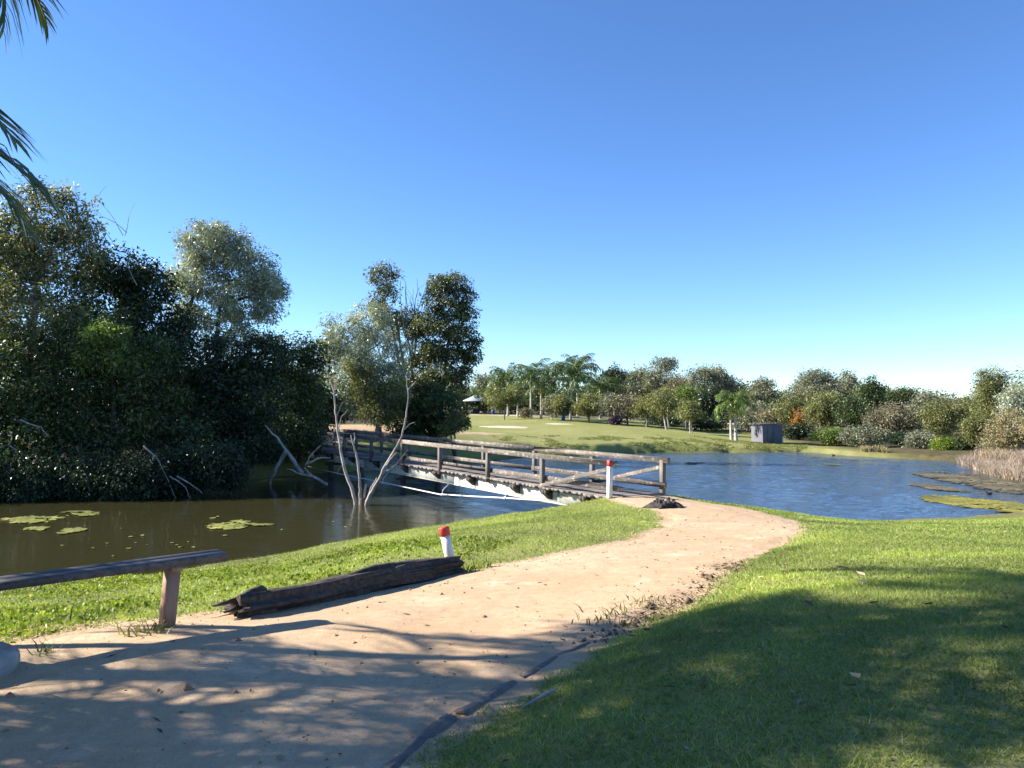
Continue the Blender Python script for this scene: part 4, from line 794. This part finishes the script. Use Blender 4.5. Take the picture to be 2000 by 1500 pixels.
for (nm, lab, px, top, bs, hw, D, leaf, bark, n, cr, airy, cat) in FT:
    far_tree(nm, lab, px, top, bs, hw * 1.18, D, leaf, bark, int(n * 1.6), cr, 15 if hw > 20 else 7, bool(airy), {'shrub': 'bushes on the far bank'}.get(cat, 'trees on the far bank'), cat, forks=3 if cat == 'shrub' else (2 if nm.startswith('bottle') else 1))
# far wood closing the skyline
v = []; pts = []
for k in range(150):
    x = random.uniform(-75, 85); y = random.uniform(104, 122) if x < 38 else random.uniform(76, 100); h = random.uniform(2.8, 4.6) * (y / 100) * (1.0 if x > -8 else 1.3)
    lob = auto_lobes((x, y, gz(x, y) + h * .5), random.uniform(1.8, 3.2), h * .55, 5, .55, .6, k); p, _, _ = crown_points(lob, 480, .9, .3, 30); pts.append(p)
v, q = leaves(np.vstack(pts), .42, .2, .3); o = link('distant_wood', mesh('distant_wood', v, q, None, M['leaf_dark'])); tag(o, 'dark far-off wood closing the view behind the lake and palms', 'wood', kind='stuff')

# --- reeds, floating weed, lily pads
def blades(P, h, w, lean, seed=0, bend=True):
    r = np.random.default_rng(seed); n = len(P); a = r.uniform(0, 2 * math.pi, n); hh = h * r.uniform(.55, 1.25, n); ww = w * r.uniform(.7, 1.3, n); ln = lean * r.normal(0, 1, (n, 2)) * hh[:, None]
    s = np.stack([np.cos(a), np.sin(a), a * 0], 1) * ww[:, None] * .5; tip = P + np.stack([ln[:, 0], ln[:, 1], hh], 1)
    if not bend: return np.stack([P - s, P + s, tip], 1).reshape(-1, 3), None, np.arange(n * 3).reshape(-1, 3)
    mid = P + np.stack([ln[:, 0] * .32, ln[:, 1] * .32, hh * .6], 1)
    v = np.stack([P - s, P + s, mid + s * .75, mid - s * .75, tip], 1).reshape(-1, 3); i = np.arange(n) * 5
    return v, np.stack([i, i + 1, i + 2, i + 3], 1), np.stack([i + 3, i + 2, i + 4], 1)
def in_poly(P, n, dens=None):
    P = np.asarray(P, float); mn, mx = P.min(0), P.max(0); out = []; tot = 0
    while tot < n:
        c = rng.uniform(mn, mx, (n, 2)); ok = sdist(c[:, 0], c[:, 1], P) > 0
        if dens is not None: ok &= rng.random(n) < dens(c[:, 0], c[:, 1])
        out.append(c[ok]); tot += ok.sum()
    return np.vstack(out)[:n]
RP = smooth_poly([(20.4, 30.6), (21.0, 34), (22.8, 38.5), (24.2, 42.2), (27, 41), (26.5, 34), (25.5, 29)], 1)
c = in_poly(RP, 15000, lambda x, y: .35 + .65 * sstep(2.2, .2, sdist(x, y, RP))); P = np.stack([c[:, 0], c[:, 1], np.maximum(height(c[:, 0], c[:, 1]), -.05)], 1)
v, q, t = blades(P, .48, .024, .4, 3); o = link('reeds', mesh('reeds', v, q, t, M['reed'])); tag(o, 'pinkish dry reeds along the water at the right edge', 'reeds', kind='stuff')
RP2 = np.array([(21.5, 47.3), (22.6, 46.3), (23.0, 47.4), (22, 48.6)]); c = in_poly(RP2, 700); P = np.stack([c[:, 0], c[:, 1], np.maximum(height(c[:, 0], c[:, 1]), 0)], 1)
v, q, t = blades(P, .35, .04, .4, 4); o = link('reeds', mesh('reeds', v, q, t, M['leaf_tan'])); tag(o, 'small tuft of tan reeds on the far bank below the grey-green bush', 'reeds', kind='stuff')
def pads(name, label, poly_px, n, r, mat, dens=None, cat='water weed', z=.014):
    P = np.array([onz(x, y)[:2] for x, y in poly_px]); SP = smooth_poly(P, 1); w_ = .35 * np.ptp(P[:, 1]); d0 = dens or (lambda x, y: .1 + .9 * sstep(-.35, .25, vnoise(x * .6, y * 1.6, 1.5, 33))); c = in_poly(SP, n, lambda x, y: d0(x, y) * (.04 + .96 * sstep(-.1, 1.0, sdist(x, y, SP) / w_ + .7 * vnoise(x * .5, y * 1.5, 1.4, 37)))); k = 7; th = np.arange(k) * 2 * math.pi / k
    R_ = r * rng.uniform(.5, 1.35, n); rot = rng.uniform(0, 6.28, n); el = rng.uniform(.75, 1.1, n); ang = th[None] + rot[:, None]; rr = R_[:, None] * (1 + .18 * rng.normal(size=(n, k)))
    zz = z + .008 * rng.random((n, 1)) + .006 * np.sin(ang * 2 + rot[:, None]); v = np.stack([c[:, :1] + np.cos(ang) * rr * el[:, None], c[:, 1:] + np.sin(ang) * rr, zz + 0 * ang], -1)
    cen = np.stack([c[:, 0], c[:, 1], zz.mean(1) + .002], -1)[:, None]; v = np.concatenate([v, cen], 1).reshape(-1, 3); b = np.arange(n)[:, None] * (k + 1)
    t = np.stack([np.stack([b[:, 0] + j, b[:, 0] + (j + 1) % k, b[:, 0] + k], 1) for j in range(k)], 1).reshape(-1, 3)
    return tag(link(name, mesh(name, v, None, t, M[mat])), label, cat, kind='stuff')
pads('lily_pads', 'large yellow-green raft of lily pads at the left edge of the inlet', [(0, 1015), (40, 1008), (110, 1007), (125, 1014), (80, 1023), (0, 1026)], 210, .09, 'pad')
pads('lily_pads', 'lily pad raft trailing right, just beyond the raft at the left edge', [(100, 1002), (150, 998), (205, 1003), (180, 1009), (120, 1008)], 100, .09, 'pad')
pads('lily_pads', 'sparse lily pads nearest the left edge', [(40, 1031), (85, 1029), (102, 1035), (60, 1039)], 60, .09, 'pad')
pads('lily_pads', 'thin line of lily pads between the rafts and the bench end', [(104, 1040), (140, 1031), (172, 1034), (150, 1040), (112, 1044)], 90, .09, 'pad')
pads('lily_pads', 'oval lily pad patch in mid-inlet above the bench end', [(394, 1028), (410, 1020), (460, 1022), (492, 1031), (450, 1035), (405, 1033)], 150, .08, 'pad')
pads('lily_pads', 'few scattered lily pads right of the oval patch', [(400, 1012), (480, 1003), (545, 1010), (540, 1028), (490, 1026), (440, 1015)], 60, .1, 'pad', lambda x, y: sstep(.0, .5, vnoise(x, y, 1.1, 31)))
pads('lily_pads', 'stray lily pads dotted over the open brown inlet', [(0, 1040), (200, 1025), (400, 1040), (700, 1010), (740, 1030), (400, 1090), (100, 1100)], 22, .045, 'pad')
pads('shore_weed', 'matted dead weed in the shallows below the left bank', [(-20, 1150), (60, 1152), (125, 1150), (100, 1172), (40, 1180), (-20, 1190)], 900, .045, 'film', None)
pads('algae_mat', 'yellow-green algae mat floating at the right edge of the lake', [(1798, 970), (1850, 967), (1920, 976), (2010, 985), (2010, 1004), (1940, 999), (1865, 987), (1815, 981)], 2600, .12, 'weed_mat', lambda x, y: .1 + .9 * sstep(-.5, .3, vnoise(x, y, .8, 41)))
pads('algae_mat', 'brown film of weed spreading in front of the reeds', [(1770, 921), (1850, 921), (1930, 931), (2010, 945), (2010, 968), (1930, 958), (1870, 945), (1800, 930)], 3300, .13, 'film', lambda x, y: .08 + .92 * sstep(-.15, .55, vnoise(x, y * .5, .9, 43)))
pads('algae_mat', 'thin broken streak of weed between the two algae mats', [(1755, 946), (1800, 944), (1880, 952), (1960, 966), (1880, 962), (1800, 953)], 1300, .12, 'film', lambda x, y: sstep(-.2, .5, vnoise(x, y * .4, 1.2, 47)))
pads('algae_mat', 'narrow weed streak in the open lake right of the bridge', [(1320, 902), (1400, 905), (1440, 911), (1380, 911)], 260, .13, 'film', lambda x, y: sstep(0, .6, vnoise(x, y, .9, 51)))
pads('algae_mat', 'pale weed line in the open lake below the green mound bush', [(1610, 906), (1655, 909), (1650, 912), (1620, 910)], 130, .12, 'pad', lambda x, y: sstep(0, .6, vnoise(x, y, .9, 53)))

# ------------------------------------------------------------------ shelter, shed, bins, bird
b = gbase(930, 104); sh = thing('picnic_shelter', 'open picnic shelter with pale hipped metal roof left of the palms', 'shelter', b)
for (x, y) in ((-1.3, -1), (1.35, -1), (-1.3, 1.2), (1.35, 1.2)):
    m = MB(); m.beam((x, y, -.2), (x, y, 1.75), .11, .11, (0, 1, 0)); m.build('post', M['timber_dark'], sh)
m = MB(); v = [(-1.75, -1.5, 1.72), (1.8, -1.5, 1.72), (1.8, 1.7, 1.72), (-1.75, 1.7, 1.72), (-.35, .1, 2.45), (.4, .1, 2.45)]; v += [(x, y, z - .06) for x, y, z in v]
m.add(v, [(0, 1, 5, 4), (2, 3, 4, 5), (6, 10, 11, 7), (8, 11, 10, 9), (0, 6, 7, 1), (1, 7, 8, 2), (2, 8, 9, 3), (3, 9, 6, 0)], [(1, 2, 5), (3, 0, 4), (7, 11, 8), (9, 10, 6)]); m.build('roof', M['metal_roof'], sh)
m = MB(); m.beam((-.9, .1, .62), (.9, .1, .62), .6, .06); m.build('table_top', M['timber_dark'], sh)
m = MB(); m.beam((0, .1, 0), (0, .1, .6), .15, .9, (1, 0, 0)); m.build('table_leg', M['timber_dark'], sh)
x, y, z = gbase(1497, 58); shed = thing('pump_shed', 'small grey corrugated metal shed with flat roof by the lake', 'shed', (x, y, z), R(24))
W2, Dp, Hh = .95, .62, 1.36; nfl = 22
def corr(p0, p1, name):
    p0, p1 = np.array(p0, float), np.array(p1, float); d = p1 - p0; nrm = np.array([d[1], -d[0]]) / np.linalg.norm(d); t = np.linspace(0, 1, nfl * 2 + 1); off = np.where(np.arange(nfl * 2 + 1) % 2, .012, 0.0); P = p0 + d * t[:, None] + nrm * off[:, None]
    v = np.vstack([np.c_[P, np.full(len(P), -.1)], np.c_[P, np.full(len(P), Hh)]]); k = len(P); m = MB(); m.add(v, [(i, i + 1, k + i + 1, k + i) for i in range(k - 1)]); return m.build(name, M['shed_wall'], shed)
corr((-W2, -Dp), (W2, -Dp), 'wall'); corr((W2, -Dp), (W2, Dp), 'wall'); corr((W2, Dp), (-W2, Dp), 'wall'); corr((-W2, Dp), (-W2, -Dp), 'wall')
m = MB(); m.beam((-W2 - .14, 0, Hh + .04), (W2 + .14, 0, Hh + .07), Dp * 2 + .34, .06); m.build('roof', M['shed_roof'], shed)
m = MB(); m.beam((-.5, -Dp - .03, .62), (.1, -Dp - .03, .62), .03, 1.18); dr = m.build('door', M['shed_wall'], shed)
m = MB(); m.beam((.02, -Dp - .06, .6), (.02, -Dp - .06, .72), .03, .03, (1, 0, 0)); m.build('handle', M['steel'], dr)
m = MB(); m.tube([(W2 - .12, -Dp - .12, -.05), (W2 - .12, -Dp - .12, .3)], [.05, .05], 10); m.build('pipe_stub', M['pipe'], shed)
for px, D, lab in ((963, 100, 'blue drum bin beside the picnic shelter'), (1100, 80, 'blue drum bin at the foot of the big palm')):
    T = thing('drum_bin', lab, 'bin', gbase(px, D), 0, 'blue bins on the far side')
    m = MB(); m.tube([(0, 0, 0), (0, 0, .03), (0, 0, .45), (0, 0, .48), (0, 0, .9)], [.29, .3, .3, .315, .3], 16); m.build('drum', M['blue'], T, True)
    m = MB(); m.tube([(0, 0, .9), (0, 0, .94), (0, 0, .96)], [.32, .32, .2], 16); m.build('lid', M['steel'], T); T.scale = (.65, .65, .65)
def bird(label, px, py, sz):
    p = onz(px, py); T = thing('water_bird', label, 'bird', (p[0], p[1], 0), random.uniform(2.6, 3.4)); s = sz
    pr = [(-.22, .07, .012), (-.17, .06, .05), (-.08, .045, .085), (.03, .04, .092), (.12, .055, .07), (.155, .09, .042), (.165, .15, .036), (.19, .185, .045), (.225, .185, .032), (.245, .178, .01)]
    m = MB(); m.tube([(x * s, 0, z * s) for x, z, r in pr], [r * s for *_, r in pr], 12); m.build('body', M['bird'], T, True)
    m = MB(); m.tube([(.235 * s, 0, .18 * s), (.285 * s, 0, .168 * s)], [.014 * s, .003 * s], 6); m.build('beak', M['beak'], T)
bird('black water bird floating among the weed at the right', 1932, 965, .5)
bird('tiny dark water bird near the far bank below the shed', 1628, 889.5, .5)

# ------------------------------------------------------------------ small ground cover
def lawn_points(poly, n, dens=None):
    c = in_poly(poly, n, dens); p = sdist(c[:, 0], c[:, 1], PATH); s = sdist(c[:, 0], c[:, 1], SHORE); nz = vnoise(c[:, 0], c[:, 1], 2.2, 11) * .1 + vnoise(c[:, 0], c[:, 1], 7, 12) * .09
    ok = (p + nz < -.10 - .22 * rng.random(n) ** 2) & (s < -.08); c = c[ok]; return np.stack([c[:, 0], c[:, 1], height(c[:, 0], c[:, 1]) - .006], 1)
def view_dens(x, y): return ((np.abs(x) < .70 * y + .5)).astype(float)
V, Q, T_, n0 = [], [], [], 0
def addb(P, h, w, lean, seed):
    global n0
    v, q, t = blades(P, h, w, lean, seed, False); V.append(v); T_.append(t + n0); n0 += len(v)
RL = np.array([(-.7, 2.8), (1.0, 2.8), (4.6, 5.2), (.6, 5.6)]); addb(lawn_points([(-.8, 2.7), (4, 2.7), (6, 5.8), (.3, 5.8)], 70000, view_dens), .032, .0065, .8, 1)
addb(lawn_points([(.2, 5.6), (6, 5.6), (9, 9.5), (1.5, 9.5)], 75000, view_dens), .03, .010, .8, 2)
addb(lawn_points([(1.5, 9.4), (9, 9.4), (15, 20), (4.2, 20)], 80000, view_dens), .032, .018, .8, 3)
addb(lawn_points([(-5.4, 5.0), (-2, 5.0), (1.5, 9.2), (3.4, 12.5), (3.6, 17.6), (-.5, 17.8), (-8.6, 12.4)], 120000, view_dens), .038, .011, .8, 4)
addb(lawn_points([(2.5, 16), (5.2, 15), (9, 19.5), (4, 19.6)], 9000, view_dens), .05, .018, .5, 5)
o = link('lawn_grass', mesh('lawn_grass', np.vstack(V), None, np.vstack(T_), M['grass_blade'])); tag(o, 'short mown grass on both sides of the dirt path', 'grass', kind='stuff')
P = lawn_points([(-5.2, 5.0), (-2.6, 5.4), (.2, 10.5), (-2.6, 14.5), (-8.6, 12.4)], 15000, lambda x, y: view_dens(x, y) * (.15 + .85 * sstep(-.3, .4, vnoise(x, y, .8, 61)))); P[:, 2] += rng.uniform(.01, .05, len(P))
v, q = leaves(P, .035, .03, 0.0); o = link('clover', mesh('clover', v, q, None, M['clover'])); tag(o, 'leafy clover and weeds on the left bank', 'ground cover', kind='stuff')
# rough grass on the far bank and along the inlet shore
c = in_poly([(-1.5, 44), (3, 46.5), (8, 50.5), (19.5, 51), (22, 57), (12, 58), (4, 56), (-2, 50)], 36000); z = height(c[:, 0], c[:, 1]); ok = (z > .06) & (vnoise(c[:, 0], c[:, 1], .7, 71) + .5 * vnoise(c[:, 0], c[:, 1], 2, 72) > -.7 + 1.3 * sstep(.35, .9, z)); P = np.stack([c[:, 0], c[:, 1], z - .02], 1)[ok]
v, q, t = blades(P, .10, .05, .7, 8, False); o = link('bank_grass', mesh('bank_grass', v, None, t, M['bank'])); tag(o, 'rough tussocky grass on the far lake bank', 'grass', kind='stuff')
def tuft(label, px, py, z0, n, h, leaf='leaf_green', sp=.08):
    p = onz(px, py, z0); p[2] = gz(p[0], p[1]); r = rng.normal(0, sp, (n, 2)); P = np.stack([r[:, 0], r[:, 1], np.zeros(n)], 1); v, q, t = blades(P, h, .012, .7, int(px)); o = link('weed_tuft', mesh('weed_tuft', v, q, t, M[leaf])); o.location = p; tag(o, label, 'weed', 'weeds on the dirt', 'stuff')
tuft('spiky grey-green weed on the dirt in front of the bench leg', 292, 1238, 1.4, 60, .10, 'leaf_olive', .09)
tuft('small dark weed beside the boulder', 86, 1278, 1.4, 24, .09, 'leaf_dark', .04)
tuft('weed clump at the right end of the blackened log', 930, 1098, 1.34, 70, .10, 'clover', .10)
tuft('yellowish grass tuft on the worn path edge', 1215, 1222, 1.4, 70, .07, 'leaf_olive', .14)
tuft('pale grass tuft at the worn edge above the leaf litter', 1270, 1190, 1.4, 60, .06, 'leaf_tan', .12)
tuft('low weed between the bench leg and the boulder', 160, 1200, 1.35, 40, .12, 'leaf_green', .06)
# litter and pebbles
def scatter_lumps(name, label, pts, size, mat, cat, seed):
    r = np.random.default_rng(seed); base_v = np.array([(1, 0, 0), (-1, 0, 0), (0, 1, 0), (0, -1, 0), (0, 0, .8), (0, 0, -.5)], float); f = [(0, 2, 4), (2, 1, 4), (1, 3, 4), (3, 0, 4), (2, 0, 5), (1, 2, 5), (3, 1, 5), (0, 3, 5)]
    n = len(pts); s = size * np.exp(r.normal(0, .65, n)); v = base_v[None] * s[:, None, None] * r.uniform(.6, 1.2, (n, 6, 1)); a = r.uniform(0, 6.28, n); ca, sa = np.cos(a)[:, None], np.sin(a)[:, None]
    v = np.stack([v[..., 0] * ca - v[..., 1] * sa, v[..., 0] * sa + v[..., 1] * ca, v[..., 2]], -1) + pts[:, None]; t = (np.array(f)[None] + (np.arange(n) * 6)[:, None, None]).reshape(-1, 3)
    return tag(link(name, mesh(name, v.reshape(-1, 3), None, t, mat)), label, cat, kind='stuff')
c = in_poly(PATH, 1700, lambda x, y: (y > 2.8) * view_dens(x, y) * (.25 + .75 * sstep(.9, .1, sdist(x, y, PATH)))); scatter_lumps('pebbles', 'scattered pebbles and crumbs of soil on the dirt path', np.stack([c[:, 0], c[:, 1], path_z(c[:, 0], c[:, 1])], 1), .0055, M['clay'], 'gravel', 5)
ln = np.array([(.45, 5.05), (.75, 5.4), (1.1, 5.85), (1.45, 6.35), (2.0, 7.4), (2.4, 8.1)]); t = rng.random(900) ** .8 * (len(ln) - 1); i = np.minimum(t.astype(int), len(ln) - 2); f = (t - i)[:, None]; c = ln[i] * (1 - f) + ln[i + 1] * f + rng.normal(0, .09, (900, 2)); c = c[:520]; scatter_lumps('soil_clods', 'crumbled dark soil and bark along the worn right edge of the path', np.stack([c[:, 0], c[:, 1], height(c[:, 0], c[:, 1]) + .01], 1), .0075, M['soil'], 'soil', 6)
c = in_poly([(-4, 2.8), (4, 2.8), (8, 9), (9, 16), (2, 14), (-3.6, 6)], 700, view_dens); P = np.stack([c[:, 0], c[:, 1], height(c[:, 0], c[:, 1]) + np.where(sdist(c[:, 0], c[:, 1], PATH) > 0, .022, .04)], 1)
c2 = ln[i] * (1 - f) + ln[i + 1] * f + rng.normal(0, .12, (900, 2)); P2 = np.stack([c2[:, 0], c2[:, 1], height(c2[:, 0], c2[:, 1]) + .03], 1)[:220]
k = np.array([a + (b - a) * u for u in rng.random(160)]); P3 = k + np.c_[rng.normal(.14, .08, 160), rng.normal(-.1, .08, 160), np.zeros(160)]; P3[:, 2] = height(P3[:, 0], P3[:, 1]) + .02
P = np.vstack([P, P2, P3]); v, q = leaves(P, .055, .022, 0.0); vv = v.reshape(-1, 4, 3); cm = vv.mean(1, keepdims=True); vv[..., 2] = cm[..., 2] + (vv[..., 2] - cm[..., 2]) * .25
c4 = in_poly([(-.3, 2.9), (4, 2.9), (7, 8), (2, 8)], 60, view_dens); v4, q4 = leaves(np.stack([c4[:, 0], c4[:, 1], height(c4[:, 0], c4[:, 1]) + .035], 1), .10, .035, 0.0); w4 = v4.reshape(-1, 4, 3); m4 = w4.mean(1, keepdims=True); w4[..., 2] = m4[..., 2] + (w4[..., 2] - m4[..., 2]) * .3; q = np.vstack([q, q4 + vv.shape[0] * 4]); vv = np.vstack([vv, w4])
o = link('fallen_leaves', mesh('fallen_leaves', vv.reshape(-1, 3), q, None, M['litter'])); tag(o, 'dry fallen leaves scattered over the path and lawn', 'leaves', kind='stuff')
